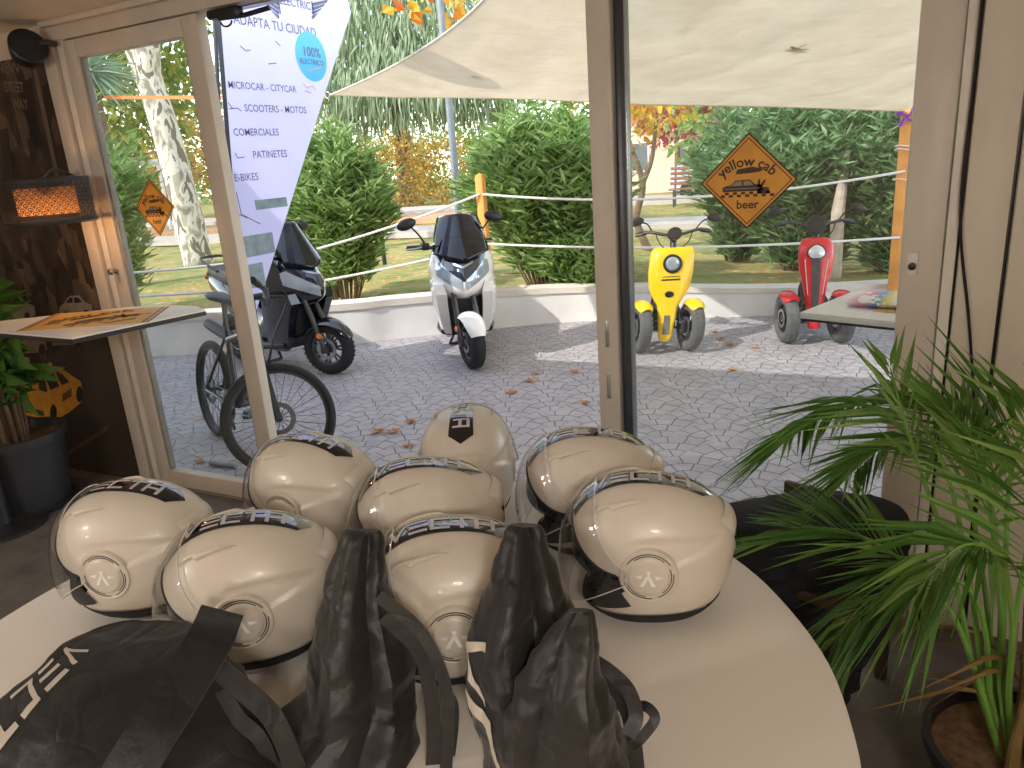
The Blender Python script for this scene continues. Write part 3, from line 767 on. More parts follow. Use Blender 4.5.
# ------------------------------------------------------------------ three-wheelers
def make_trike(name, label, body, loc, rz, lean, kind):
    t = thing(name, label, 'trike', loc, rz)
    SH = Matrix(((1, 0, 0, 0), (0, 1, lean, 0), (0, 0, 1, 0), (0, 0, 0, 1)))
    def fin(mb): mb.v = [SH @ Vector(v) for v in mb.v]; return mb
    tr = .205; SW = SH @ Matrix()
    M_dust = pm('dusty_tyre', '#5c5c5c', .85, var=.2, bump=.3, bscale=200)
    for s in (1, -1):
        wv = put_wheel(t, 'front_wheel', (.22, s * tr, .205), .205, .1, math.radians(16), 5, True, M=SH, rimc=M_dsteel); wv.data.materials[0] = M_dust
        fin(fender(.226, .118, 52, 118, Matrix.Translation((.22, s * tr, .205)) @ Matrix.Rotation(math.radians(16), 4, 'Z'))).obj('front_fender', body, t)
    put_wheel(t, 'rear_wheel', (-.55, 0, .19), .19, .1, 0, 5, False, M=SH, rimc=M_dsteel)
    mb = MB()
    for s in (1, -1):
        for z0, z1, dx in ((.17, .19, .03), (.25, .23, -.03), (.32, .24, 0)):
            mb.tube([(.14 + dx, s * .04, z0 + .02), (.22 + dx * .5, s * (tr - .05), z1)], .011, 8)
        mb.tube([(.2, s * .07, .38), (.22, s * (tr - .07), .2)], .018, 10)
        for k in range(6):
            p = Vector((.2, s * .07, .38)).lerp(Vector((.22, s * (tr - .07), .2)), .2 + k * .12); mb.ball(p, .024, 10, 6)
        mb.box((.22, s * (tr - .06), .2), (.06, .04, .1), bev=.008)
    fin(mb).obj('suspension', M_dsteel, t)
    mb = MB(); mb.box((-.2, 0, .19), (.6, .2, .07), bev=.02); mb.tube([(-.45, .07, .2), (-.55, .07, .19)], .018, 8); mb.tube([(-.45, -.07, .2), (-.55, -.07, .19)], .018, 8); fin(mb).obj('deck', M_black, t)
    mb = MB(); mb.tube([(-.35, 0, .22), (-.42, 0, .56)], .022, 10); fin(mb).obj('seat_post', M_dsteel, t)
    mb = MB(); mb.ball((-.42, 0, .59), (.16, .09, .04)); fin(mb).obj('saddle', MATS['black_vinyl'], t)
    # upright front panel: stacked rounded sections (z, x front, half width, depth)
    if kind == 'yellow':
        Z = [(.10, .30, .035, .04), (.14, .31, .055, .05), (.30, .27, .075, .06), (.38, .25, .085, .08), (.44, .24, .125, .12), (.52, .23, .165, .15), (.64, .215, .18, .16), (.78, .19, .178, .16), (.82, .17, .165, .13), (.835, .15, .14, .09)]
    else:
        Z = [(.12, .26, .04, .04), (.18, .27, .055, .06), (.34, .26, .072, .09), (.46, .25, .09, .11), (.6, .24, .125, .13), (.7, .225, .132, .13), (.78, .205, .128, .12), (.83, .18, .1, .09), (.84, .165, .07, .06)]
    mb = MB(); lo = []
    for z, xf, wd, dp in Z:
        ring = []
        for j in range(24):
            a = 2 * PI * j / 24; c, s = math.cos(a), math.sin(a); rr = 1 / (abs(c) ** 3.2 + abs(s) ** 3.2) ** (1 / 3.2)
            ring.append(Vector((xf - dp / 2 + dp / 2 * c * rr, wd * s * rr, z)))
        lo.append(ring)
    fin(mb.loft(lo)).obj('front_panel', body, t, smooth=40)
    def onpanel(z, y, off=.004):
        for A, B in zip(Z[:-1], Z[1:]):
            if z <= B[0]:
                k = (z - A[0]) / (B[0] - A[0]); xf, wd, dp = [lerp(A[i], B[i], k) for i in (1, 2, 3)]; break
        q = min(.999, abs(y) / wd); c = (1 - q ** 3.2) ** (1 / 3.2)
        return SH @ Vector((xf - dp / 2 + dp / 2 * c + off, y, z))
    if kind == 'yellow':
        P = onpanel(.715, 0, -.004)
        mb = MB(); mb.lathe([(.076, 0), (.076, .016), (.06, .02), (.057, .008), (0, .008)], Matrix.Translation(P) @ Matrix.Rotation(PI / 2 - .12, 4, 'Y'), 32); hl = mb.obj('headlight', M_black, t)
        mb = MB(); mb.ball(P + Vector((.012, 0, 0)), (.014, .057, .057), 20, 10); mb.obj('lens', M_lens, hl)
        mb = MB()
        for k in range(6):
            a = k * PI / 3; mb.box(P + Vector((.022, .03 * math.cos(a), .03 * math.sin(a))), (.008, .012, .012), bev=.003)
        mb.obj('led', pm('led_green', '#9fb070', .2), hl)
        mb = MB(); mb.grid(lambda u, v: onpanel(.585 + .012 * u, lerp(-.075, .075, v), .003), 2, 12); mb.grid(lambda u, v: onpanel(.612 + .006 * u, lerp(-.07, .07, v), .003), 2, 12); mb.obj('air_slot', M_black, t)
        mb = MB(); mb.lathe([(.026, 0), (.026, .006), (.014, .008), (.012, .002), (0, .002)], Matrix.Translation(onpanel(.475, 0, 0)) @ Matrix.Rotation(PI / 2, 4, 'Y') @ Matrix.Scale(1.4, 4, (0, 1, 0)), 24); mb.obj('horn_cover', M_black, t)
        mb = MB(); mb.grid(lambda u, v: onpanel(lerp(.16, .31, u), (2 * v - 1) * .03 * (1 - .25 * u), .004), 6, 6); mb.obj('grey_insert', pm('grey_insert', '#6a675c', .5), t)
    else:
        mb = MB(); mb.grid(lambda u, v: onpanel(lerp(.2, .69, u), (2 * v - 1) * lerp(.024, .034, u), .004), 16, 6); mb.obj('grey_insert', pm('graphite_insert', '#4b4a4c', .45), t)
        def hlf(u, v, off): 
            a = 2 * PI * v; y = .062 * u * math.cos(a); z = .742 + .05 * u * math.sin(a) - .012 * u * abs(math.cos(a)); return onpanel(z, y, off * (1 - .6 * u * u))
        mb = MB(); mb.grid(lambda u, v: hlf(u * 1.18, v, .008), 6, 28); hl = mb.obj('headlight', M_black, t)
        mb = MB(); mb.grid(lambda u, v: hlf(u, v, .022), 6, 28); mb.obj('lens', pm('bright_lens', '#dfe4e8', .06, metal=.2, coat=1), hl)
        for s in (1, -1):
            mb = MB(); mb.tube([onpanel(z, s * lerp(.055, .088, (z - .4) / .3), .003) for z in (.4, .5, .6, .68)], .0035, 6); mb.obj('pinstripe', pm('pale_pinstripe', '#e9c9c4', .3), t)
    # steering column, bars, grips, mirrors, display
    mb = MB(); mb.tube([(.12, 0, .8), (.04, 0, .92)], .026, 12); mb.tube(spline([(-.06, .3, .93), (.0, .2, .955), (.05, .06, .93), (.05, -.06, .93), (.0, -.2, .955), (-.06, -.3, .93)], 5), .013, 10); hb = fin(mb).obj('handlebar', M_dsteel, t)
    mb = MB(); mb.lathe([(0, 0), (.055, 0), (.06, .012), (.055, .03), (0, .036)], Matrix.Translation((.08, 0, .93)) @ Matrix.Rotation(.9 if kind == 'yellow' else 1.25, 4, 'Y') @ Matrix.Scale(1.25 if kind == 'red' else 1, 4), 28); fin(mb).obj('display', M_black, hb)
    for s in (1, -1):
        mb = MB(); mb.tube([(-.055, s * .295, .932), (-.02, s * .22, .95)], .019, 10); fin(mb).obj('grip', M_black, hb)
        mb = MB(); mb.tube([(.01, s * .19, .955), (.03, s * .25, .945), (.0, s * .31, .93)], .006, 6); fin(mb).obj('brake_lever', M_black, hb)
        mb = MB(); mb.tube(spline([(.0, s * .18, .965), (.02, s * .22, 1.02), (.02, s * .27, 1.04)], 5), .006, 6); mi = fin(mb).obj('mirror', M_black, t)
        mb = MB(); mb.ball((.02, s * .31, 1.045), (.016, .06, .036), 16, 8, Euler((-s * .2, 0, 0)).to_matrix()); fin(mb).obj('mirror_housing', M_black, mi)
    mb = MB()
    for s in (1, -1): mb.tube(spline([(.03, s * .15, .95), (.1, s * .12, .88), (.1, s * .06, .82)], 5), .005, 5)
    fin(mb).obj('brake_cable', M_black, t)
    return t
h = math.radians(-70)
make_trike('yellow_trike', 'yellow electric trike with two front wheels parked just outside the glass', pm('trike_yellow', '#f2c60e', .3, var=.04, coat=.4), (-1.57 - .22 * math.cos(h), 5.86 - .22 * math.sin(h), 0), h, .13, 'yellow')
h = math.radians(-80)
make_trike('red_trike', 'red electric trike with tall narrow front panel beyond the outdoor table', pm('trike_red', '#d8202a', .3, var=.04, coat=.4), (-.45 - .22 * math.cos(h), 6.36 - .22 * math.sin(h), 0), h, 0.0, 'red')
# ------------------------------------------------------------------ bicycle
def make_bicycle():
    h = math.radians(-24)
    t = thing('bicycle', 'black mountain bicycle parked against the fixed glass leaf, front wheel turned', 'bicycle', (-3.41, 3.03, 0.004), h); t.rotation_euler = (math.radians(-7), 0, h); t.scale = (1.07, 1.07, 1.07)
    fx, rx, r = .44, -.44, .293
    HT0, HT1 = Vector((.30, 0, .62)), Vector((.26, 0, .76))
    ax = (HT1 - HT0).normalized()
    Ms = Matrix.Translation(HT0) @ Matrix.Rotation(math.radians(66), 4, ax) @ Matrix.Translation(-HT0)
    put_wheel(t, 'front_wheel', (fx, 0, r), r, .048, 0, disc=True, thin=True, M=Ms, rimc=M_black)
    put_wheel(t, 'rear_wheel', (rx, 0, r), r, .048, 0, disc=True, thin=True, rimc=M_black)
    mb = MB(); bb = Vector((-.06, 0, .27)); st = Vector((-.17, 0, .68))
    for a, b, rr in ((bb, st, .018), (bb, HT0 + ax * .02, .026), (st - Vector((-.01, 0, .05)), HT1 - ax * .02, .02), (HT0, HT1, .024)): mb.tube([a, b], rr, 12)
    for q in (1, -1):
        mb.tube([bb + Vector((-.02, q * .03, 0)), Vector((rx, q * .05, r))], .011, 8); mb.tube([st + Vector((0, q * .015, -.04)), Vector((rx, q * .05, r))], .009, 8)
    mb.obj('frame', pm('matt_black_frame', '#1c2022', .4, coat=.3), t)
    mb = MB()
    for q in (1, -1):
        mb.tube([Ms @ Vector((fx, q * .055, r)), Ms @ Vector((.32, q * .05, .56))], [.016, .02], 10)
    mb.tube([Ms @ Vector((.32, .055, .57)), Ms @ Vector((.32, -.055, .57))], .02, 10); mb.tube([Ms @ Vector((.32, 0, .57)), Ms @ Vector((.3, 0, .62))], .02, 10)
    mb.obj('suspension_fork', M_black, t)
    mb = MB(); mb.tube([HT1, HT1 + ax * .16], .018, 10); mb.tube([Ms @ Vector(p) for p in [HT1 + ax * .15, HT1 + ax * .17 + Vector((.06, 0, 0))]], .018, 10)
    mb.tube([Ms @ Vector(p) for p in [(.24, .3, .95), (.29, .12, .94), (.29, -.12, .94), (.24, -.3, .95)]], .0135, 10); hb = mb.obj('handlebar', M_dsteel, t)
    for q in (1, -1):
        mb = MB(); mb.tube([Ms @ Vector((.242, q * .295, .95)), Ms @ Vector((.265, q * .2, .946))], .018, 10); mb.obj('grip', M_black, hb)
        mb = MB(); mb.tube([Ms @ Vector(p) for p in [(.27, q * .17, .945), (.31, q * .2, .93), (.31, q * .27, .92)]], .006, 6); mb.obj('brake_lever', M_dsteel, hb)
        mb = MB(); mb.tube(spline([Ms @ Vector((.28, q * .15, .94)), Ms @ Vector((.4, q * .08, .93)), Ms @ Vector((.36, q * .03, .72)), Ms @ Vector((.35, q * .05, .55))], 6), .004, 5); mb.obj('brake_cable', M_black, hb)
    mb = MB(); mb.tube([st, st + Vector((-.03, 0, .17))], .015, 10); mb.obj('seat_post', M_dsteel, t)
    mb = MB(); mb.loft([[Vector((x, w * math.cos(a), .855 + dz + .022 * math.sin(a))) for a in [2 * PI * j / 14 for j in range(14)]] for x, w, dz in ((-.34, .02, .012), (-.32, .065, .014), (-.26, .07, .006), (-.18, .035, 0), (-.1, .022, -.002), (-.06, .01, -.006))])
    mb.obj('saddle', MATS['black_vinyl'], t)
    mb = MB(); Mx = Matrix.Translation((-.06, -.05, .27)) @ Matrix.Rotation(PI / 2, 4, 'X')
    mb.lathe([(.07, -.003), (.088, -.003), (.088, .003), (.07, .003), (.07, -.003)], Mx, 32, cap=False); mb.lathe([(0, -.01), (.03, -.01), (.03, .01), (0, .01)], Mx, 20)
    for k in range(5): a = k * 2 * PI / 5; mb.tube([Mx @ Vector((0, 0, 0)), Mx @ Vector((.075 * math.cos(a), .075 * math.sin(a), 0))], .007, 6)
    mb.tube([(-.06, -.06, .27), (.06, -.075, .18)], .011, 8); mb.tube([(-.06, .06, .27), (-.18, .075, .36)], .011, 8); mb.tube([(-.06, -.06, .27), (-.06, .06, .27)], .018, 10)
    mb.obj('crankset', M_dsteel, t)
    for p in ((.06, -.12, .18), (-.18, .12, .36)):
        mb = MB(); mb.box(p, (.08, .09, .02), bev=.004); pd = mb.obj('pedal', M_black, t)
        mb = MB(); mb.box((p[0] + .041, p[1], p[2]), (.004, .06, .014)); mb.obj('pedal_reflector', M_orange, pd)
    mb = MB(); mb.tube([(-.06, -.05, .358), (rx, -.05, r + .04)], .004, 5); mb.tube([(-.06, -.05, .182), (rx + .02, -.05, r - .05), (rx, -.05, r - .03)], .004, 5)
    for rr, y in ((.045, -.045), (.036, -.05), (.028, -.055)): mb.lathe([(rr - .01, -.0015), (rr, -.0015), (rr, .0015), (rr - .01, .0015), (rr - .01, -.0015)], Matrix.Translation((rx, y, r)) @ Matrix.Rotation(PI / 2, 4, 'X'), 24, cap=False)
    mb.obj('chain', M_dsteel, t)
    return t
make_bicycle()
# ================================================================== shade sail, straps, posts, ropes
SFL, SFR = at(330, 95, 6.5), at(903, 111, 7.55)
SNL, SNR = Vector((-1.3, 2.98, 2.64)), Vector((2.3, 2.98, 2.64))
def sail(u, v):        # u: left -> right, v: near -> far
    p = SNL.lerp(SNR, u).lerp(SFL.lerp(SFR, u), v)
    cx, cy = 4 * u * (1 - u), 4 * v * (1 - v)
    ctr = (SNL + SNR + SFL + SFR) / 4
    left = sail_in * cy * (1 - u) ** 3; far = .25 * cx * v ** 3
    d = (SNR - SNL).normalized(); e = (SNL - SFL).normalized()
    p = p + d * left - Vector((0, 1, 0)) * far
    p.z -= .12 * cx * cy
    p.z += .012 * math.sin(18 * u + 9 * v) * cy * cx + .008 * math.sin(31 * v - 12 * u) * cx
    return p
sail_in = .62
def sail_mat():
    t = NT('shade_sail_cloth'); co = t.coord()
    wv = t.n('ShaderNodeTexWave', wave_type='BANDS', bands_direction='DIAGONAL'); wv.inputs['Scale'].default_value = .9; wv.inputs['Distortion'].default_value = 6; wv.inputs['Detail'].default_value = 3
    t.link(co, wv.inputs['Vector'])
    col = t.ramp(t.noise(2.5, 4, co), [(.3, lin('#c4b193')), (.7, lin('#d0bfa3'))])
    nrm = t.bump(t.math('ADD', t.math('POWER', wv.outputs['Fac'], 3), t.noise(9, 4, co)), .45, .03)
    b = t.bsdf(col, .9, spec=.1, normal=nrm)
    tr = t.n('ShaderNodeBsdfTranslucent'); t.link(col, tr.inputs[0]); t.link(nrm, tr.inputs['Normal'])
    mx = t.n('ShaderNodeMixShader'); mx.inputs[0].default_value = .6; t.link(b.outputs[0], mx.inputs[1]); t.link(tr.outputs[0], mx.inputs[2])
    return t.done(mx.outputs[0])
t = thing('shade_sail', 'beige shade sail stretched over the terrace from the building to the posts', 'shade sail', tuple(SFL))
mb = MB(); mb.grid(lambda u, v: sail(u, v) - SFL, 60, 60); mb.obj('canopy', sail_mat(), t, smooth=80)
mb = MB(); mb.tube([sail(u / 30, 1) - SFL for u in range(31)], .008, 6); mb.tube([sail(0, v / 30) - SFL for v in range(31)], .008, 6); mb.obj('hem', pm('sail_hem', '#d8cdbb', .8), t)
mb = MB(); mb.tube([Vector((.03 * math.cos(a), 0, .03 * math.sin(a))) + Vector((-.03, 0, 0)) for a in [2 * PI * k / 14 for k in range(14)]], .006, 6, closed=True); mb.obj('corner_ring', M_steel, t)
def flat_strip(p0, p1, w, th, sag=0, n=12):
    mb = MB(); lo = []
    for i in range(n + 1):
        p = Vector(p0).lerp(Vector(p1), i / n); p.z -= sag * 4 * (i / n) * (1 - i / n)
        lo.append([p + Vector((0, th / 2, w / 2)), p + Vector((0, -th / 2, w / 2)), p + Vector((0, -th / 2, -w / 2)), p + Vector((0, th / 2, -w / 2))])
    return mb.loft(lo)
M_strap = pm('orange_webbing', '#f07a3a', .6, var=.1)
o = flat_strip(SFL + Vector((-.06, 0, 0)), at(40, 96, 7.6), .04, .004, .02).obj('tie_strap', M_strap); tag(o, 'orange ratchet strap pulling the left corner of the shade sail toward the trees', 'strap')
M_post = pm('orange_brown_timber', '#e8a050', .7, var=.18, scale=6, bump=.3)
def post(x, y, z0, z1, r, label):
    t = thing('wooden_post', label, 'post', (x, y, z0))
    mb = MB(); mb.box((0, 0, (z1 - z0) / 2), (2 * r, 2 * r, z1 - z0), bev=.008); mb.obj('timber', M_post, t)
    mb = MB(); mb.lathe([(r * 1.15, 0), (r * 1.15, .012), (0, r * .7)], Matrix.Translation((0, 0, z1 - z0)) @ Matrix.Rotation(PI / 4, 4, 'Z'), 4); mb.obj('post_cap', M_post, t, smooth=0)
    mb = MB()
    return t
PM_ = (-3.56, 6.62); PR_ = (.15, 7.6); PL_ = (0, 0)
tm = post(*PM_, .2, 1.47, .04, 'short orange-brown wooden post rising behind the white scooter, carrying the ropes')
tr_ = post(*PR_, .2, 1.83, .065, 'tall orange-brown wooden post at the right end of the garden wall, holding the sail')
pb_ = at(298, 290, 5.53); post(pb_.x, pb_.y + .05, .2, 1.1, .04, 'wooden rope post hidden behind the black scooter windshield')
post(*at(52, 290, 3.78)[:2], .2, 1.35, .04, 'wooden rope post at the far left end of the garden wall')
mb = MB()
for z in (1.0, 1.25, 1.28): mb.tube([(.07 * math.cos(a) * 1.3, .07 * math.sin(a) * 1.3, z + .01 * math.sin(2 * a)) for a in [2 * PI * k / 12 for k in range(12)]], .006, 5, closed=True)
mb.obj('rope_binding', pm('white_rope', '#efece6', .8, var=.06, scale=80, bump=.6, bscale=150), tr_)
t = thing('purple_ribbon', 'purple ribbon tied to the top of the tall wooden post holding the sail', 'ribbon', (PR_[0] - .02, PR_[1] - .08, 1.72))
for a in (-.7, .7, 2.4, 3.8):
    mb = MB(); mb.tube(spline([(0, 0, 0), (.05 * math.cos(a), -.02, .05 * math.sin(a)), (.09 * math.cos(a + .4), -.03, .08 * math.sin(a + .4)), (.02, -.02, .01)], 6), [.004 + .008 * math.sin(PI * i / 18) for i in range(19)], 6); mb.obj('loop', pm('purple_satin', '#8a3fc0', .4, var=.1), t)
def rope(pts, sag, label, r=.011):
    out = []
    for a, b in zip(pts[:-1], pts[1:]):
        for i in range(16):
            k = i / 16; p = Vector(a).lerp(Vector(b), k); p.z -= sag * 4 * k * (1 - k); out.append(p)
    out.append(Vector(pts[-1]))
    mb = MB(); mb.tube(out, r, 8); tag(mb.obj('rope', MATS['white_rope']), label, 'rope', 'white ropes along the garden wall')
rope([at(60, 277, 3.75), at(298, 254, 5.5), (PM_[0], PM_[1] - .045, 1.30)], .03, 'upper white rope running left from the short post behind the white scooter')
rope([at(60, 299, 3.75), at(298, 285, 5.5), (PM_[0], PM_[1] - .045, .80)], .02, 'lower white rope running left from the short post behind the white scooter')
rope([(PM_[0] + .04, PM_[1] - .045, 1.30), (PR_[0], PR_[1] - .075, 1.27)], .13, 'upper white rope between the short post and the tall right post')
rope([(PM_[0] + .04, PM_[1] - .045, .82), (PR_[0], PR_[1] - .075, .70)], .06, 'lower white rope between the short post and the tall right post')
# ================================================================== feather banner, in the plane x = BX
BX = -3.9
def atx(px, py, X=BX):
    d = ray(px, py); return CO + d * (X / d.x)
t = thing('feather_banner', 'tall pale lavender advertising flag standing just outside left of the open doorway', 'banner', tuple(atx(243, 330)[:2]) + (0,))
B0 = Vector(t.location)
edge = [(243, 330), (233, 240), (224, 120), (216, 20), (211, -60), (222, -118), (262, -140), (312, -90), (340, -30), (351, 13), (333, 68), (312, 135), (290, 205), (272, 262), (256, 312)]
E3 = [atx(*q) - B0 for q in edge]
ly = [E3[0], E3[1], E3[2], E3[3], E3[4]]
outl = spline(E3[4:10], 5); outl2 = E3[:4] + outl[:-1] + E3[9:]
def banner_mat():
    t = NT('translucent_flag_fabric'); co = t.coord()
    col = t.mix(t.noise(3, 3, co), lin('#dcdcf6'), lin('#e6e6fa'))
    nrm = t.bump(t.noise(4, 3, co), .3, .02)
    b = t.bsdf(col, .7, spec=.15, normal=nrm)
    tr = t.n('ShaderNodeBsdfTranslucent'); t.link(col, tr.inputs[0])
    mx = t.n('ShaderNodeMixShader'); mx.inputs[0].default_value = .65; t.link(b.outputs[0], mx.inputs[1]); t.link(tr.outputs[0], mx.inputs[2])
    return t.done(mx.outputs[0])
M_banner = banner_mat()
mb = MB(); MX = axes((-.002, 0, 0), (0, 1, 0), (0, 0, 1), (1, 0, 0))
mb.prism([(p.y, p.z) for p in outl2], MX, .002); fl = mb.obj('flag', M_banner, t, smooth=0)
mb = MB(); mb.tube([(0, E3[0].y - .02, .02), (0, E3[0].y - .015, 1.2), (0, E3[3].y - .012, E3[3].z)] + [Vector((0, p.y - .006, p.z)) for p in outl[:-3]], .013, 8); mb.obj('flag_pole', pm('charcoal_pole', '#2c2d33', .5), t)
mb = MB(); mb.box((0, E3[0].y - .02, .012), (.2, .05, .02), bev=.004); mb.box((0, E3[0].y - .02, .012), (.05, .2, .021), bev=.004); mb.obj('cross_base', M_dsteel, t)
mb = MB(); mb.prism([(p.y - .0, p.z) for p in ly] + [(p.y + .035, p.z) for p in ly[::-1]], axes((.001, 0, 0), (0, 1, 0), (0, 0, 1), (1, 0, 0)), .003); mb.obj('pole_sleeve', MATS['charcoal_pole'], t, smooth=0)
M_ink = pm('slate_print', '#6a6c86', .7, var=.03)
def bM(px, py, off=.0035, a=0):
    p = atx(px, py) - B0; p.x += off
    return Matrix.Translation(p) @ axes((0, 0, 0), (0, 1, 0), (0, 0, 1), (1, 0, 0)) @ Matrix.Rotation(a, 4, 'Z')
def span(x0, x1, y): return (atx(x1, y) - atx(x0, y)).y
def word(mb, s, x0, x1, y, bold=.006):
    vs, _ = text_geo(s, bold); w = max(v.x for v in vs) - min(v.x for v in vs); W = span(x0, x1, y); size = W / w
    M = bM((x0 + x1) / 2, y); text(mb, s, M @ Matrix.Translation((0, -size * .35, 0)), size, bold)
for ln in (('ADAPTA TU CIUDAD', 237, 317, 26), ('ELECTRIC', 280, 310, 3), ('MICROCAR - CITYCAR', 230, 297, 87), ('SCOOTERS - MOTOS', 246, 307, 109), ('COMERCIALES', 234, 279, 132), ('PATINETES', 253, 287, 154), ('E-BIKES', 234, 258, 177)):
    mb = MB(); word(mb, *ln); mb.obj('lettering', M_ink, fl, smooth=0)
for s_, cx in ((-1, 279), (1, 311)):           # spread wings of the emblem
    mb = MB()
    for k in range(4):
        M = bM(cx, 3 + k * 4.4); L = .2 - .035 * k
        mb.prism([(0, 0), (s_ * L, .05 - .004 * k), (s_ * (L - .02), .05 - .024), (s_ * .012, -.022)][::s_], M, .001)
    mb.prism([(0, .012), (s_ * .012, .012), (s_ * .012, -.07), (0, -.07)][::s_], bM(cx, 3), .001)
    mb.obj('emblem_wing', M_ink, fl, smooth=0)
def doodle(strokes, w=.004):
    for st in strokes:
        mb = MB(); mb.tube([bM(*q) @ Vector((0, 0, 0)) for q in st], w, 4); mb.obj('printed_outline', M_ink, fl)
doodle([[(240, 46), (246, 51), (250, 50)], [(275, 41), (280, 46)], [(268, 64), (276, 63)], [(228, 103), (232, 108), (229, 109), (237, 108), (241, 111)], [(235, 153), (237, 158), (244, 157)], [(235, 206), (238, 214), (247, 218)], [(236, 192), (241, 214), (260, 224)]], .003)
mb = MB(); Rb = span(297, 327, 57) / 2; mb.lathe([(0, .001), (Rb, .001), (Rb, 0)], bM(311, 57, .003), 40); dc = mb.obj('round_badge', pm('sky_blue_print', '#5cc2f0', .6, var=.03), fl)
for ln in (('100%', 303, 319, 52), ('ELECTRICO', 300, 323, 62)):
    mb = MB(); word(mb, *ln); mb.v = [tuple(Vector(v) + Vector((.0025, 0, 0))) for v in mb.v]; mb.obj('lettering', M_ink, dc, smooth=0)
mb = MB()
for st in ([(303, 84), (307, 88), (312, 86), (316, 90)], [(305, 91), (311, 93)], [(308, 71), (320, 68), (322, 60)]): mb.tube([bM(*q) @ Vector((0, 0, 0)) for q in st], .003, 4)
mb.obj('pink_outline', pm('pink_print', '#f2a6bd', .6), fl)
for (x0, y0, x1, y1) in ((256, 197, 286, 210), (245, 232, 272, 258), (246, 262, 262, 290)):
    a, b = atx(x0, y1) - B0, atx(x1, y0) - B0; mb = MB()
    mb.prism([(a.y, a.z), (b.y, a.z), (b.y, b.z), (a.y, b.z)], axes((.0015, 0, 0), (0, 1, 0), (0, 0, 1), (1, 0, 0)), .001)
    for i in range(5):
        for j in range(2):
            ya, yb = lerp(a.y, b.y, (i + .06) / 5), lerp(a.y, b.y, (i + .94) / 5); za, zb = lerp(a.z, b.z, (j + .06) / 2), lerp(a.z, b.z, (j + .94) / 2)
            mb.prism([(ya, za), (yb, za), (yb, zb), (ya, zb)], axes((.002, 0, 0), (0, 1, 0), (0, 0, 1), (1, 0, 0)), .001)
    mb.obj('printed_picture', pm('grey_green_print', '#7f929a', .6, var=.2), fl, smooth=0)
# ================================================================== planting
RG = np.random.default_rng(11)
def leaf_mesh(P, D, L, W, N=None, fold=.25, droop=0.0):
    """rows of leaves: base points P, directions D, lengths L, widths W"""
    n = len(P); D = D / np.linalg.norm(D, axis=1, keepdims=True)
    r = RG.normal(size=(n, 3)); S = np.cross(D, r); S /= np.linalg.norm(S, axis=1, keepdims=True) + 1e-9
    U = np.cross(S, D); L = L[:, None]; W = W[:, None]
    g = np.array([0, 0, -1.0]) * droop
    V = np.stack([P, P + D * L * .35 + S * W * .5 + U * W * fold + g * L * .1, P + D * L * .4 + g * L * .14, P + D * L * .35 - S * W * .5 + U * W * fold + g * L * .1, P + D * L + g * L], 1).reshape(-1, 3)
    k = np.arange(n)[:, None] * 5
    F = np.concatenate([k + [0, 1, 2], k + [0, 2, 3], k + [1, 4, 2], k + [2, 4, 3]], 0)
    return V, F
def leaf_obj(name, P, D, L, W, m, parent, fold=.25, droop=0.0):
    V, F = leaf_mesh(np.asarray(P, float), np.asarray(D, float), np.asarray(L, float), np.asarray(W, float), None, fold, droop)
    me = bpy.data.meshes.new(name); me.from_pydata(V.tolist(), [], F.tolist()); me.materials.append(m); me.update()
    o = bpy.data.objects.new(name, me); COL.objects.link(o)
    if parent: o.parent = parent
    return o
M_ole = leafmat('oleander_leaf', ['#6f9048', '#8bab5c', '#a9c377', '#7c9c52', '#bcd08c'], .4, .4)
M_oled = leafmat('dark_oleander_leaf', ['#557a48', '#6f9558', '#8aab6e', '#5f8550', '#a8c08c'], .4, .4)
M_bark = pm('grey_brown_bark', '#75604a', .9, var=.3, scale=10, bump=.8, bscale=20)
def bush(label, x, y, z, rx, ry, h, stems, m, ll=.19, lw=.034, seed=0, group='oleander bushes behind the garden wall', low=.12):
    g = np.random.default_rng(seed)
    t = thing('oleander_bush', label, 'bush', (x, y, z), 0, group)
    P, D, L, W = [], [], [], []; sm = MB()
    for i in range(stems):
        a = g.uniform(0, 2 * PI); q = math.sqrt(g.uniform(0, 1)); hh = h * (1 - .38 * q * q) * g.uniform(.72, 1.0)
        b = Vector((.25 * rx * q * math.cos(a), .25 * ry * q * math.sin(a), 0)); e = Vector((rx * q * math.cos(a), ry * q * math.sin(a), hh)); mid = b.lerp(e, .55) + Vector((0, 0, .12 * hh))
        pts = spline([b, mid, e], 7)
        if i % 3 == 0: sm.tube(pts, [.009 * (1 - .7 * k / len(pts)) for k in range(len(pts))], 4)
        for k in range(len(pts)):
            f = k / (len(pts) - 1)
            if pts[k].z < low * h: continue
            tn = (pts[min(k + 1, len(pts) - 1)] - pts[max(k - 1, 0)]).normalized()
            for j in range(4 if f < .85 else 7):
                aa = g.uniform(0, 2 * PI); out = Vector((math.cos(aa), math.sin(aa), g.uniform(-.25, .5)))
                d = tn * g.uniform(.35, 1.0) + out
                P.append(pts[k] + Vector(g.normal(size=3) * .04)); D.append(d); L.append(ll * g.uniform(.7, 1.25)); W.append(lw * g.uniform(.8, 1.2))
    leaf_obj('foliage', P, D, L, W, m, t, .2, .12); sm.obj('stems', M_bark, t)
    return t
bush('loose green oleander seen through the fixed left leaf, in front of the pale trunk', *at(122, 288, 5.6)[:2], .2, .62, .5, 2.45, 95, M_ole, seed=1)
bush('bright green oleander between the black scooter and the autumn hedge', *at(343, 280, 6.75)[:2], .2, .72, .5, 1.95, 170, M_ole, seed=2)
bush('broad bright oleander directly left of the door post, spilling over the wall', -3.25, 7.5, .2, .95, .75, 1.95, 260, M_ole, seed=3)
bush('small oleander hanging over the coping below the broad one', -2.8, 7.2, .26, .42, .2, .55, 50, M_ole, seed=4, low=0)
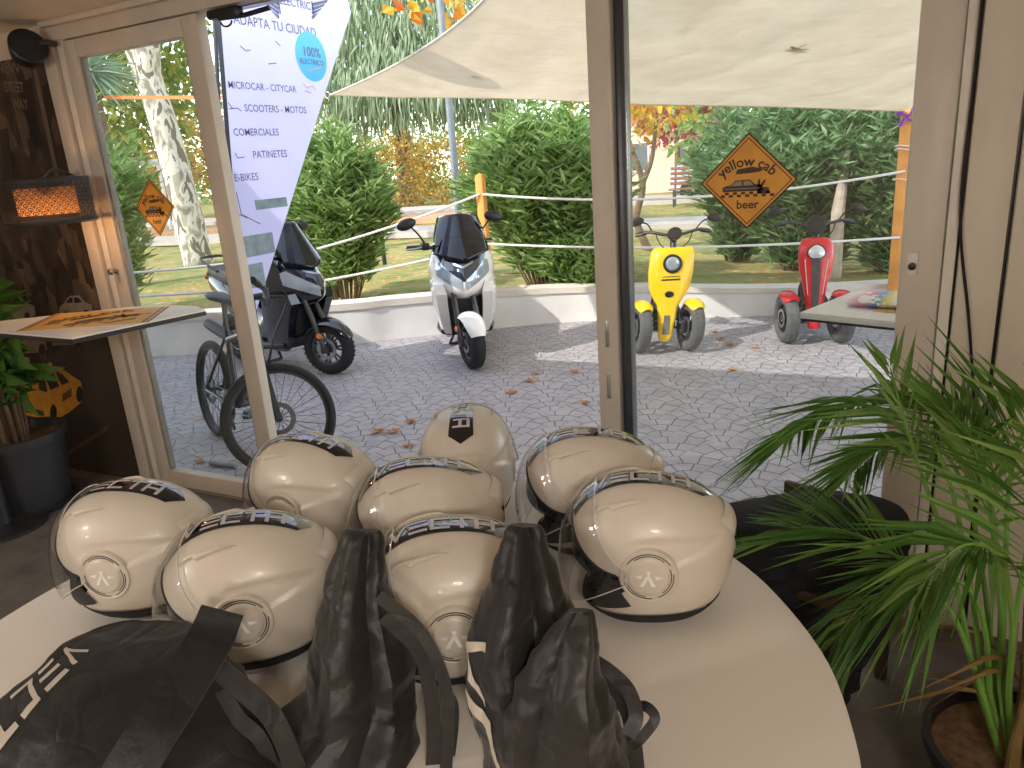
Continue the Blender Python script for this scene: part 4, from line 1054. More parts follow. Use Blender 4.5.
bush('tall dark oleander behind the red trike', -.75, 8.9, .2, 1.0, .8, 1.95, 260, M_oled, seed=5, low=.02)
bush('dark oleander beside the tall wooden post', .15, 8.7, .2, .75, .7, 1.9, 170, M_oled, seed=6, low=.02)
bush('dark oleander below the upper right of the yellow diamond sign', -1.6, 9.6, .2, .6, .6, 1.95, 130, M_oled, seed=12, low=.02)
def blob_tree(name, label, x, y, z, blobs, m, ll, lw, n, trunk=None, seed=0, group=None, droop=0.0, spray=False, bark=None, dirdown=0.0):
    g = np.random.default_rng(seed); t = thing(name, label, 'tree' if trunk else 'hedge', (x, y, z), 0, group)
    vol = np.array([b[3] * b[4] * b[5] for b in blobs]) ** .67; cnt = (n * vol / vol.sum()).astype(int)
    P, D = [], []
    for b, k in zip(blobs, cnt):
        v = g.normal(size=(k, 3)); v /= np.linalg.norm(v, axis=1, keepdims=True); r = g.uniform(.45, 1.03, size=(k, 1)) ** .6
        lump = 1 + .16 * np.sin(v[:, :1] * 7 + seed) * np.cos(v[:, 1:2] * 6 + v[:, 2:] * 8)
        P.append(np.array(b[:3]) + v * r * lump * np.array(b[3:6])); D.append(v * (1 - dirdown) + g.normal(size=(k, 3)) * .6 * (1 - dirdown) + np.array([0, 0, -1.0]) * dirdown * 1.6)
    P = np.concatenate(P); D = np.concatenate(D); k = len(P)
    leaf_obj('foliage', P, D, ll * g.uniform(.6, 1.3, k), lw * g.uniform(.7, 1.3, k), m, t, .2, droop)
    if trunk:
        mb = MB()
        for pts, r0, r1 in trunk: S = spline(pts, 8); mb.tube(S, [lerp(r0, r1, i / (len(S) - 1)) for i in range(len(S))], 14)
        mb.obj('trunk', bark or M_bark, t, smooth=60)
    return t
M_ced = leafmat('cedar_needles', ['#8fa27e', '#a5b692', '#b8c7a4', '#98ab88', '#c4d0b2'], .4, .6)
c1 = at(395, 75, 28)
blob_tree('cedar_tree', 'large grey-green cedar with drooping sprays behind the banner and under the sail', c1.x, c1.y, .2,
    [(0, 0, 8.4, 3.2, 2.6, 4.6), (-2.2, -.4, 6.4, 3.0, 2.2, 3.4), (1.8, 0, 6.6, 2.8, 2.2, 3.0), (.4, -.8, 5.0, 3.8, 2.4, 2.0), (3.2, .4, 4.8, 2.4, 1.8, 1.8), (0, 0, 12.5, 2.4, 2.0, 3.5)], M_ced, .62, .09, 14000, [([(0, 0, 0), (0, 0, 6), (.2, 0, 14)], .4, .14)], 21, None, .25, dirdown=.62)
M_aut = leafmat('autumn_leaf', ['#c9a24a', '#d8b862', '#b5803c', '#cdb96a', '#9a7040', '#a8a860'], .4)
h1 = at(402, 196, 24.5)
blob_tree('autumn_hedge', 'yellow and orange autumn hedge behind the earth bed, left of the white scooter', h1.x, h1.y, .1,
    [(-2.0, 0, 1.25, 1.3, .9, 1.35), (0, 0, 1.35, 1.4, .9, 1.4), (1.8, .1, 1.3, 1.4, .9, 1.3), (-3.4, .3, 1.3, 1.1, .9, 1.35)], M_aut, .15, .11, 5200, None, 22)
def plane_bark():
    t = NT('mottled_plane_bark'); co = t.coord()
    mp = t.n('ShaderNodeMapping'); mp.inputs['Scale'].default_value = (4, 4, 2); t.link(co, mp.inputs[0])
    f = t.noise(1.6, 3, mp.outputs[0], .5, .6); nd = t.n('ShaderNodeValToRGB'); nd.color_ramp.interpolation = 'CONSTANT'; e = nd.color_ramp.elements
    for p_, c in ((.47, '#b3a893'), (.56, '#8d8474')): e.new(p_)
    for k, (p_, c) in zip(e, ((0, '#7b6f5e'), (.42, '#d9d0bf'), (.53, '#b3a893'), (.6, '#8d8474'))): k.position = p_; k.color = (*lin(c), 1)
    t.link(f, nd.inputs[0])
    return t.done(t.bsdf(nd.outputs[0], .85, normal=t.bump(t.noise(14, 4, co), .5, .02)).outputs[0])
M_pl = plane_bark()
tb = atz(200, 268, .2); tt = at(172, 35, tb.y) ; 
M_gy = leafmat('green_yellow_leaf', ['#7f9340', '#a2b04e', '#5f7d38', '#c9bd55', '#6a8a42'], .45)
blob_tree('plane_tree', 'big plane tree with mottled pale trunk seen through the fixed left leaf', tb.x, tb.y, .1,
    [(-2.6, .5, 6.2, 1.6, 1.6, 1.1), (.4, .3, 6.6, 1.6, 1.6, 1.0), (2.4, .6, 6.4, 1.5, 1.4, .9)], M_gy, .2, .16, 2200,
    [([(0, 0, 0), (-.1, 0, 1.6), (-.35, .0, 3.2), (-1.0, .1, 4.9), (-1.9, .3, 6.2)], .25, .16), ([(-.35, 0, 3.2), (-.05, .1, 4.6), (.4, .2, 6.4)], .2, .12)], 23, None, 0, bark=M_pl)
p = at(178, 218, 14.0)
blob_tree('young_plane_tree', 'slimmer pale-trunked tree farther back behind the small diamond sign', p.x, p.y, .1, [(0, 0, 5.2, 1.5, 1.3, 1.5)], M_gy, .2, .16, 1500, [([(0, 0, 0), (.05, 0, 1.5), (-.1, 0, 3), (.1, 0, 5)], .17, .08)], 24, bark=M_pl)
M_yel = leafmat('yellow_maple_leaf', ['#e8c23a', '#f0d45a', '#d99a34', '#c7b04a', '#e06a32'], .5)
def far_tree(px, Y, z0, zc, r, hz, m, n, label, seed, ll=.28, name='garden_tree'):
    q = at(px, 180, Y)
    blob_tree(name, label, q.x, q.y, .1, [(0, 0, zc, r, r * .8, hz), (-.5 * r, .2, zc - .25 * hz, r * .7, r * .7, hz * .7), (.55 * r, 0, zc - .2 * hz, r * .7, r * .7, hz * .75)], m, ll, ll * .6, n, [([(0, 0, 0), (.05 * r, 0, zc * .5), (0, 0, zc)], .05 * r + .07, .05)], seed, 'trees across the park')
M_g2 = leafmat('mid_green_leaf', ['#7b9a50', '#94b060', '#aec274', '#86a458'], .45)
far_tree(115, 15, 1, 4.2, 2.4, 2.0, M_gy, 2600, 'yellow-green tree filling the fixed left leaf behind the oleander', 31)
far_tree(165, 21, 1, 3.0, 2.4, 1.9, M_aut, 1500, 'orange-yellow tree beyond the pale trunks', 32)
far_tree(310, 38, 1, 4.6, 4.4, 4.2, M_g2, 2200, 'dark green tree behind the banner edge and the bright oleander', 33)
far_tree(500, 36, 1, 8.0, 5.0, 6.5, M_g2, 2800, 'tall green tree above the lamp post', 34)
far_tree(565, 30, 1, 3.8, 3.4, 3.6, M_g2, 2000, 'green tree behind the broad oleander', 35)
far_tree(720, 26, 1, 3.6, 2.6, 2.2, M_gy, 1700, 'yellow-green tree above the diamond sign', 36)
far_tree(676, 24, 1, 2.6, .9, 1.1, leafmat('crimson_leaf', ['#a23a48', '#c05560', '#8a2f3e'], .4), 600, 'small crimson-leaved tree left of the diamond sign', 37, .18)
far_tree(790, 22, 1, 3.0, 2.8, 2.6, M_g2, 2200, 'wide green tree behind the dark oleanders', 38)
far_tree(890, 20, 1, 3.0, 2.6, 2.6, M_g2, 2000, 'green tree behind the tall wooden post', 39)
far_tree(410, 36, 1, 4.5, 4.2, 4.5, M_g2, 2000, 'broad green tree far behind the cedar', 40)
far_tree(250, 24, 1, 3.5, 3.2, 3.3, M_gy, 1800, 'pale green tree far behind the banner', 41)
far_tree(620, 30, 1, 3.4, 2.4, 2.6, M_gy, 1500, 'yellow-green tree far off left of the pink house', 42)
for px, Y, m_, sd, lb in ((330, 44, M_g2, 61, 'long green hedge closing the view far behind the cedar'), (450, 42, M_gy, 62, 'yellow-green hedge far behind the autumn hedge'), (590, 40, M_g2, 63, 'long green hedge far behind the broad oleander'), (130, 34, M_g2, 64, 'green hedge far behind the pale plane trunks'), (840, 36, M_g2, 65, 'long green hedge far behind the dark oleanders')):
    q = at(px, 185, Y)
    blob_tree('park_hedge', lb, q.x, q.y, .1, [(-4, 0, 1.6, 3.2, 1.2, 1.9), (0, .3, 1.7, 3.2, 1.2, 2.0), (4, 0, 1.6, 3.2, 1.2, 1.9)], m_, .34, .2, 2600, None, sd, 'hedges across the park')
p0 = at(645, 238, 10.6)
blob_tree('curved_tree', 'small tree with a crooked trunk and orange-yellow leaves behind the yellow trike', p0.x, p0.y, .2,
    [(-.25, 0, 1.75, .5, .4, .3), (.25, 0, 1.95, .45, .4, .28), (-.1, 0, 2.2, .6, .5, .35)], M_yel, .13, .09, 420, [([(.05, 0, 0), (-.12, 0, .45), (-.02, 0, .95), (-.2, 0, 1.5), (-.3, 0, 2.1)], .06, .03), ([(-.05, 0, .9), (.12, 0, 1.3), (.2, 0, 1.9)], .045, .02)], 50)
# overhanging maple twigs
mt = at(445, -40, 9.5)
blob_tree('maple_tree', 'maple whose twigs with large yellow leaves hang above the sail', mt.x, mt.y + .6, .2,
    [(at(440, 8, 9.5) - Vector((mt.x, mt.y + .6, .2))).to_tuple() + (.5, .3, .12), (at(405, 2, 9.5) - Vector((mt.x, mt.y + .6, .2))).to_tuple() + (.35, .3, .12), (at(475, 5, 9.5) - Vector((mt.x, mt.y + .6, .2))).to_tuple() + (.35, .3, .14), (at(460, 24, 9.5) - Vector((mt.x, mt.y + .6, .2))).to_tuple() + (.15, .2, .1), (0, 0, 5.4, 1.6, 1.2, .6)], M_yel, .2, .18, 330, [([(3.2, 1.5, 0), (3.1, 1.4, 2.5), (2.0, .8, 4.8), (0, 0, 5.2)], .12, .03)], 51)
# spiky palm at the far left
pp = at(88, 72, 7.2); t = thing('fan_palm', 'grey-green spiky palm at the far left of the fixed leaf', 'palm', (pp.x, pp.y, .1))
mb = MB(); mb.tube([(0, 0, 0), (.03, 0, 1.2), (0, 0, pp.z - .1)], [.12, .1, .09], 12); mb.obj('trunk', M_bark, t)
g = np.random.default_rng(5); v = g.normal(size=(150, 3)); v[:, 2] = v[:, 2] * .7 + .1
leaf_obj('fronds', np.tile([0, 0, pp.z - .1], (150, 1)) + v * .03, v, g.uniform(.5, .8, 150), g.uniform(.03, .05, 150), leafmat('grey_palm_leaf', ['#8fa58a', '#6f8a6c', '#a9bba0'], .3), t, .3, .25)
# park furniture and far buildings
lp = at(458, 205, 9.0); t = thing('lamp_post', 'grey metal lamp post rising behind the sail between cedar and oleander', 'lamp post', (lp.x, lp.y, .2))
mb = MB(); mb.tube([(0, 0, 0), (0, 0, .5), (0, 0, 4.6)], [.06, .05, .045], 14); mb.obj('post', pm('grey_painted_steel', '#7d8388', .5, metal=.3), t)
mb = MB(); mb.lathe([(0, 4.6), (.08, 4.62), (.2, 4.8), (.16, 4.95), (0, 5.0)], None, 24); mb.obj('lantern', MATS['grey_painted_steel'], t)
bp = at(381, 232, 9.4); t = thing('park_bin', 'slim dark green litter bin on a post left of the white scooter', 'bin', (bp.x, bp.y, .2))
mb = MB(); mb.tube([(0, 0, 0), (0, 0, .8)], .035, 10); mb.obj('post', pm('dark_green_paint', '#20392a', .5), t)
mb = MB(); mb.lathe([(.05, .42), (.085, .45), (.095, .8), (.1, .82), (.06, .9), (0, .91)], None, 20); mb.obj('bin_body', MATS['dark_green_paint'], t)
bq = at(683, 190, 27); t = thing('pink_house', 'pale pink house far beyond the park, behind the crooked tree', 'house', (bq.x, bq.y, 0), math.radians(-10))
mb = MB(); mb.box((0, 0, 1.4), (3.6, 3, 2.8)); mb.obj('wall', pm('pink_plaster', '#e9c3a8', .85, var=.05, scale=2), t, smooth=0)
mb = MB(); mb.loft([[Vector((-2, y, z)) for y, z in ((-1.8, 2.75), (0, 3.6), (1.8, 2.75), (0, 2.9))], [Vector((2, y, z)) for y, z in ((-1.8, 2.75), (0, 3.6), (1.8, 2.75), (0, 2.9))]]); mb.obj('roof', pm('terracotta', '#b5683f', .8, var=.15), t, smooth=0)
for x in (-.9, .8):
    mb = MB(); mb.box((x, -1.505, 1.4), (.7, .06, 1.0), bev=.01); f = mb.obj('window', M_frame2, t)
    mb = MB(); mb.box((x, -1.53, 1.4), (.58, .03, .88)); mb.obj('pane', pm('dark_pane', '#3b4650', .1), f)
bn = at(700, 186, 19); t = thing('park_bench', 'brown slatted park bench on the far lawn, left of the diamond sign', 'bench', (bn.x, bn.y, .2), math.radians(8))
mb = MB()
for z, y in ((.42, -.2), (.42, -.08), (.42, .04), (.42, .16)): mb.box((0, y, z), (1.5, .09, .035), bev=.006)
mb.obj('seat', pm('bench_wood', '#8a5a44', .7, var=.15), t)
mb = MB()
for k in range(4): mb.box((0, .24 + k * .03, .55 + k * .12), (1.5, .03, .085), bev=.006)
mb.obj('backrest', MATS['bench_wood'], t)
for x in (-.62, .62):
    mb = MB(); mb.tube([(x, -.2, 0), (x, -.2, .4)], .025, 8); mb.tube([(x, .2, 0), (x, .22, .45), (x, .36, .98)], .025, 8); mb.obj('leg', M_dsteel, t)
vn = at(705, 172, 23); t = thing('parked_van', 'pale parked van far off behind the park bench', 'van', (vn.x + .6, vn.y, .1), math.radians(4))
mb = MB(); mb.loft([[Vector((x, y * s, z)) for y, z in ((-.7, .3), (-.8, .9), (-.65, 1.5 if x > -.9 else 1.0), (.65, 1.5 if x > -.9 else 1.0), (.8, .9), (.7, .3))] for x, s in ((-1.5, .9), (-1.4, 1), (-.95, 1), (-.5, 1), (1.4, 1), (1.5, .95))]); mb.obj('body', pm('pale_blue_paint', '#cfdbe6', .3, coat=.5), t, smooth=30)
mb = MB(); mb.box((.1, -.74, 1.2), (1.9, .04, .36), bev=.02); mb.obj('window', MATS['dark_pane'], t)
for x in (-.9, .95): 
    mb = MB(); mb.lathe([(0, -.1), (.3, -.1), (.3, .1), (0, .1)], Matrix.Translation((x, -.72, .3)) @ Matrix.Rotation(PI / 2, 4, 'X'), 24); mb.obj('wheel', M_rubber, t)
g0, g1 = at(96, 166, 15), at(188, 163, 17)
t = thing('white_railing', 'white horizontal railing across the park behind the small diamond sign', 'railing', (g0.x, g0.y, .1))
mb = MB(); gv = g1 - g0; mb.tube([(0, 0, g0.z - .1), (gv.x, gv.y, g0.z - .1)], .09, 8); mb.obj('rail', pm('white_metal', '#dfe2e4', .4), t)
for k in range(4):
    mb = MB(); mb.tube([(gv.x * k / 3, gv.y * k / 3, 0), (gv.x * k / 3, gv.y * k / 3, g0.z - .1)], .05, 8); mb.obj('post', MATS['white_metal'], t)
pk0, pk1 = at(838, 212, 8.25), at(848, 150, 8.3)
mb = MB(); mb.tube([Vector((pk0.x, pk0.y, .2)), pk0, pk1], [.07, .065, .03], 10); tag(mb.obj('tree_stump', pm('pale_stump', '#b7a896', .85, var=.2, bump=.5)), 'pale bare trunk standing among the dark oleander leaves above the red trike', 'trunk')
# ================================================================== fallen leaves
def maple_outline(n=5):
    pts = []
    for k in range(10):
        a = PI / 2 + (k - 5) * 2 * PI / 11; r = 1.0 if k % 2 else .42
        pts.append((r * math.cos(a), r * math.sin(a)))
    return pts + [(-.06, -.95), (.06, -.95)][:0]
M_fall = leafmat('fallen_leaf', ['#d09a5c', '#dcb078', '#c08448', '#e0c08c'], .25, .7)
def fallen(px, py, r, a, i, loc=None, label=None, group='fallen leaves on the paving'):
    p = loc or atz(px, py, .004); g = random.Random(i)
    mb = MB(); o2 = maple_outline(); top = [(x * r, y * r * .9, .012 * r / .05 * abs(math.sin(2.2 * math.atan2(y, x + 1e-6) + i)) + .002) for x, y in o2]
    mb.add([(0, 0, .006)] + top, [(0, k + 1, (k + 1) % 10 + 1) for k in range(10)])
    mb.tube([(0, -.3 * r, .004), (.05 * r, -1.5 * r, .006)], .0018, 5)
    o = mb.obj('fallen_leaf', M_fall, None, p, smooth=0, solid=.0012); o.rotation_euler = (0, 0, a)
    tag(o, label, 'leaf', group)
FL = [(536, 374), (529, 381), (512, 393), (585, 403), (460, 343), (411, 422), (408, 446), (393, 432), (377, 432), (240, 452), (200, 462), (206, 418), (733, 370), (714, 332), (730, 345), (720, 339), (755, 348), (880, 326), (640, 340), (575, 372)]
for i, q in enumerate(FL): fallen(q[0], q[1], .045 + .02 * ((i * 37) % 10) / 10, i * 1.7, i, None, 'dry brown fallen leaf lying on the stamped paving of the terrace')
# ---- small leaves caught on the sail and two bars lying outside the threshold
su = sail(.62, .55)
o_ = None
def on_sail(px, py):
    best = None
    for i in range(60):
        for j in range(60):
            p = sail(i / 59, j / 59); v = p - CO; zc = v.dot(CF); x = 512 + FPX * v.dot(CR) / zc; y = 384 - FPX * v.dot(CU) / zc
            d = (x - px) ** 2 + (y - py) ** 2
            if best is None or d < best[0]: best = (d, p)
    return best[1]
fallen(0, 0, .085, .6, 91, on_sail(798, 48) + Vector((0, 0, .006)), 'large brown leaf lying on the shade sail, seen through the glass', None)
fallen(0, 0, .045, 2.6, 92, on_sail(474, 76) + Vector((0, 0, .006)), 'small brown leaf lying on the sail left of the door post', None)
for i, (a, b, l) in enumerate((((193, 474), (229, 478), 'longer grey metal bar lying on the paving by the bicycle front wheel'), ((210, 463), (236, 466), 'shorter grey metal bar lying on the paving behind the longer one'))):
    p, q = atz(*a, .016), atz(*b, .016); mb = MB(); mb.tube([p, q], .014, 10); tag(mb.obj('metal_bar', pm('galvanised_steel', '#8d9294', .4, metal=.6)), l, 'bar', 'grey bars by the bicycle')
# ---- outdoor high table with a folded colour paper
c0, c1_, c2_ = atz(800, 312, 1.0), atz(902, 322, 1.0), atz(842, 291, 1.0)
ex = (c1_ - c0); ex.z = 0; ex.normalize(); ey = Vector((-ex.y, ex.x, 0)); wd, dp = .62, (c2_ - c0).dot(ey)
t = thing('terrace_table', 'white square high table on the terrace behind the sliding glass', 'table', tuple((c0 + ex * wd / 2 + ey * dp / 2)[:2]) + (0,), math.atan2(ex.y, ex.x))
mb = MB(); mb.box((0, 0, .988), (wd, dp, .024), bev=.004); mb.obj('tabletop', pm('white_laminate', '#e8e6e2', .35, var=.03), t)
mb = MB(); mb.box((0, 0, .972), (wd * .98, dp * .98, .01)); mb.obj('edge_band', M_black, t)
mb = MB(); mb.lathe([(.2, 0), (.2, .015), (.04, .03), (.035, .95), (.12, .968)], Matrix.Translation((.2, .05, 0)), 28); mb.obj('pedestal', M_dsteel, t)
pg = c0 + ex * .3 + ey * dp * .58
t = thing('folded_paper', 'folded glossy paper with pink, blue and yellow print on the terrace table', 'paper', (pg.x, pg.y, 1.001), math.atan2(ex.y, ex.x))
def paper_mat():
    t = NT('colour_print'); co = t.coord(); sp = t.n('ShaderNodeSeparateXYZ'); t.link(co, sp.inputs[0])
    f = t.math('MULTIPLY', t.math('ADD', sp.outputs[0], .2), 3.6)
    cc = t.ramp(f, [(0, lin('#f2f2f2')), (.2, lin('#e88aa8')), (.38, lin('#58a0dc')), (.5, lin('#f0dc50')), (.62, lin('#e8ecec')), (.85, lin('#e05a90')), (1, lin('#f4f4f4'))])
    k = t.math('GREATER_THAN', t.noise(22, 3, co), .44)
    return t.done(t.bsdf(t.mix(k, lin('#f3f3f0'), cc), .35).outputs[0])
mb = MB(); lo = []
for x in (-.2, -.18, 0, .2, .22):
    ring = []
    for j in range(16):
        a = 2 * PI * j / 16; ring.append(Vector((x, .11 * math.cos(a), max(0, .022 + .024 * math.sin(a) + .006 * math.sin(9 * x)))))
    lo.append(ring)
mb.loft(lo); mb.obj('sheets', paper_mat(), t, smooth=50)
mb = MB(); mb.box((.06, -.06, .001), (.3, .16, .004)); mb.obj('under_sheet', pm('yellow_brown_print', '#d8b878', .5, var=.2), t)
# ================================================================== mural wall, lamp, speaker, plants, signs
MY = FY - .02
def mM(off=0.0): return axes((0, MY - off, 0), (1, 0, 0), (0, 0, 1), (0, -1, 0))
def mpoly(mb, pts, off, th=.0008):
    q = [at(x, y, MY) for x, y in pts]; mb.prism([(p.x, p.z) for p in q], mM(off), th)
t = thing('wall_mural', 'dark photo mural of a street with taxis covering the wall left of the door', 'mural')
def mural_mat():
    t = NT('dark_mural_print'); co = t.coord()
    mp = t.n('ShaderNodeMapping'); mp.inputs['Scale'].default_value = (7, 1, 3); t.link(co, mp.inputs[0])
    a = t.noise(1.4, 6, mp.outputs[0], .7); 
    v = t.n('ShaderNodeTexVoronoi', distance='CHEBYCHEV'); v.inputs['Scale'].default_value = 2.2; t.link(mp.outputs[0], v.inputs['Vector'])
    vs = t.n('ShaderNodeSeparateColor'); t.link(v.outputs['Color'], vs.inputs[0])
    col = t.ramp(t.math('ADD', t.math('MULTIPLY', a, .6), t.math('MULTIPLY', vs.outputs[0], .4)), [(.25, lin('#1b1512')), (.5, lin('#342a23')), (.64, lin('#4f4136')), (.8, lin('#7a6450'))])
    return t.done(t.bsdf(col, .5, spec=.3).outputs[0])
mb = MB(); mb.box(((-5.69 - 3.665) / 2, MY + .004, 1.145), (5.69 - 3.665, .008, 2.21)); mb.obj('street_print', mural_mat(), t, smooth=0)
def cprint(name, polys, c, off, parent=t):
    mb = MB()
    for p in polys: mpoly(mb, p, off)
    return mb.obj(name, pm('print_' + c, c, .5, var=.15, scale=25), parent, smooth=0)
cprint('roadway', [[(0, 395), (30, 372), (84, 330), (108, 335), (150, 490), (60, 497), (0, 470)]], '#3a3029', .0008)
cprint('kerb_line', [[(40, 470), (108, 425), (110, 428), (42, 474)]], '#5c4c40', .0016)
def ell(cx, cy, rx, ry, n=14): return [(cx + rx * math.cos(2 * PI * k / n), cy + ry * math.sin(2 * PI * k / n)) for k in range(n)]
tx = cprint('taxi_body', [[(15, 389), (22, 386), (38, 383), (43, 372), (50, 366), (57, 366), (66, 371), (76, 378), (81, 381), (83, 392), (82, 402), (70, 412), (54, 421), (40, 424), (29, 422), (24, 410), (16, 396)]], '#d8982a', .0022)
cprint('taxi_window', [[(46, 376), (53, 371), (60, 386), (51, 390)]], '#1c1712', .0032, tx)
cprint('taxi_window', [[(56, 371), (63, 374), (70, 382), (62, 385)]], '#1c1712', .0032, tx)
cprint('taxi_windscreen', [[(39, 384), (44, 373), (45, 377), (48, 392), (40, 390)]], '#26201a', .0032, tx)
cprint('taxi_wheel', [ell(54, 412, 3.4, 8)], '#0f0d0c', .0034, tx); cprint('taxi_wheel', [ell(80, 394, 3.2, 8)], '#0f0d0c', .0034, tx)
cprint('taxi_grille', [[(22, 405), (44, 411), (45, 416), (26, 412)]], '#4a3018', .0034, tx)
cprint('taxi_bumper', [[(26, 415), (46, 419), (46, 424), (30, 424)]], '#1a1512', .0036, tx)
cprint('taxi_roof_sign', [[(44, 366), (50, 362), (54, 364), (47, 369)]], '#e8b850', .0034, tx)
cprint('door_sign', [[(63, 394), (72, 388), (72, 396), (63, 402)]], '#6a4416', .0034, tx)
for k, (dx, dy, s) in enumerate(((4, 330, .8), (-14, 352, .75), (40, 322, .8), (-6, 300, .7), (60, 300, .55))):
    P = lambda l: [(dx + x * s, dy + y * s) for x, y in l]
    wc = cprint('pale_car', [P([(0, 12), (8, 6), (15, -5), (20, -8), (36, -8), (46, 4), (58, 8), (60, 22), (44, 28), (10, 30), (0, 24)])], '#85776a', .0012 + .0002 * k)
    cprint('pale_car_window', [P([(12, 5), (18, -4), (24, -5), (24, 5)])], '#1a1512', .0023 + .0002 * k, wc); cprint('pale_car_window', [P([(27, 5), (27, -5), (34, -5), (41, 4)])], '#1a1512', .0023 + .0002 * k, wc)
    cprint('pale_car_wheel', [P(ell(12, 27, 4, 7))], '#100e0c', .0024 + .0002 * k, wc); cprint('pale_car_wheel', [P(ell(48, 24, 4, 7))], '#100e0c', .0024 + .0002 * k, wc)
mb = MB()
for s, x, y, h, w_ in (('NEW', 9, 73, 12, 24), ('STREET', 15, 92, 11, 19), ('WAY', 21, 109, 11, 16)):
    p = at(x, y, MY); q = at(x, y - h, MY); size = (q.z - p.z) / .72
    vs, _ = text_geo(s, .02); ww = max(v.x for v in vs) - min(v.x for v in vs); L = (at(x + w_ / 2, y, MY) - at(x - w_ / 2, y, MY)).x
    text(mb, s, axes((p.x, MY - .0016, p.z), (1, 0, 0), (0, 0, 1), (0, -1, 0)) @ Matrix.Rotation(-.12, 4, 'Z'), size, .02, L / ww / size)
mb.obj('lettering', pm('print_tan', '#6b5c4c', .5), t, smooth=0)
cprint('picture_frame_print', [[(33, 70), (37, 68), (60, 178), (56, 178)]], '#5e5044', .0016)
cprint('tower_print', [[(0, 130), (8, 128), (22, 240), (10, 240)]], '#2a221d', .0012)
# drum lamp on a wall arm
lc = at(47, 201, 2.25); t = thing('wall_lamp', 'dark perforated drum lamp glowing warm beside the left door jamb', 'lamp', tuple(lc))
def shade_mat():
    t = NT('perforated_shade'); co = t.coord(); sp = t.n('ShaderNodeSeparateXYZ'); t.link(co, sp.inputs[0])
    u = t.math('MULTIPLY', t.math('ARCTAN2', sp.outputs[0], sp.outputs[1]), .2); s = .036; h = s / 2
    row = t.math('FLOOR', t.math('DIVIDE', sp.outputs[2], h))
    odd = t.math('MULTIPLY', t.math('FLOORED_MODULO', row, 2), s / 2)
    xs = t.math('SUBTRACT', u, odd); dx = t.math('SUBTRACT', xs, t.math('MULTIPLY', t.math('ROUND', t.math('DIVIDE', xs, s)), s))
    dy = t.math('SUBTRACT', sp.outputs[2], t.math('MULTIPLY', row, h))
    d = t.math('SQRT', t.math('ADD', t.math('POWER', dx, 2), t.math('POWER', dy, 2)))
    k = t.math('FRACT', t.math('DIVIDE', d, .009)); hole = t.math('MULTIPLY', t.math('GREATER_THAN', k, .66), t.math('LESS_THAN', t.math('ABSOLUTE', sp.outputs[2]), .085))
    b = t.bsdf(lin('#2a211b'), .6); tr = t.n('ShaderNodeBsdfTransparent')
    mx = t.n('ShaderNodeMixShader'); t.link(hole, mx.inputs[0]); t.link(b.outputs[0], mx.inputs[1]); t.link(tr.outputs[0], mx.inputs[2])
    return t.done(mx.outputs[0])
mb = MB(); mb.lathe([(.19, -.1), (.19, .1)], None, 64, cap=False); mb.obj('lamp_shade', shade_mat(), t)
mb = MB()
for z in (-.1, .1): mb.tube([(.19 * math.cos(a), .19 * math.sin(a), z) for a in [2 * PI * k / 48 for k in range(48)]], .004, 6, closed=True)
for k in range(3): mb.tube([(.19 * math.cos(k * 2.1), .19 * math.sin(k * 2.1), .1), (0, 0, .095)], .003, 5)
mb.obj('shade_ring', M_dsteel, t)
mb = MB(); mb.ball((.07, -.044, 0), .022, 24, 14); mb.obj('bulb', emit('bulb_glow', (1, .42, .16), 6), t)
nt_ = NT('diffuser_paper'); tr_l = nt_.n('ShaderNodeBsdfTranslucent'); tr_l.inputs[0].default_value = (.3, .17, .08, 1); dif = nt_.done(tr_l.outputs[0])
mb = MB(); mb.lathe([(.125, -.06), (.125, .06)], None, 48, cap=False); mb.obj('diffuser', dif, t)
mb = MB(); mb.tube([(.07, -.044, .02), (.05, -.03, .06), (0, 0, .1)], .012, 10); mb.tube(spline([(0, 0, .1), (-.05, .1, .14), (-.12, MY - lc.y - .012, .1)], 6), .008, 8); mb.lathe([(.04, 0), (.04, .012), (0, .014)], Matrix.Translation((-.12, MY - lc.y - .002, .1)) @ Matrix.Rotation(PI / 2, 4, 'X'), 20); mb.obj('wall_arm', M_dsteel, t)
for z, x, y, e, rr in ((-.105, .03, -.02, 3.4, .02), (0, .07, -.044, .10, .024)):
    l = bpy.data.lights.new('wall_lamp_light', 'POINT'); l.energy = e; l.color = (1, .5, .2); l.shadow_soft_size = rr
    lo = bpy.data.objects.new('wall_lamp_light', l); COL.objects.link(lo); lo.location = lc + Vector((x, y, z))
# loudspeaker under the ceiling
sp_ = at(27, 50, 2.4); t = thing('loudspeaker', 'small round-backed black loudspeaker under the ceiling at the top of the mural', 'speaker', tuple(sp_))
Mq = Matrix.Scale(.78, 4) @ Matrix.Rotation(math.radians(70), 4, 'Y') @ Matrix.Rotation(.3, 4, 'X')
mb = MB(); mb.lathe([(0, -.1), (.05, -.095), (.085, -.05), (.1, .02), (.105, .05), (.095, .058), (0, .05)], Mq, 32); mb.obj('cabinet', M_black, t)
mb = MB(); mb.lathe([(0, .062), (.05, .066), (.09, .058)], Mq, 28, cap=False); mb.obj('grille', pm('grille_cloth', '#26262a', .9, bump=.6, bscale=300), t)
mb = MB(); mb.tube([(0, 0, .02), (.07, .06, .03), (.1, FY - .06 - sp_.y, .02)], .014, 8); mb.obj('bracket', M_dsteel, t)
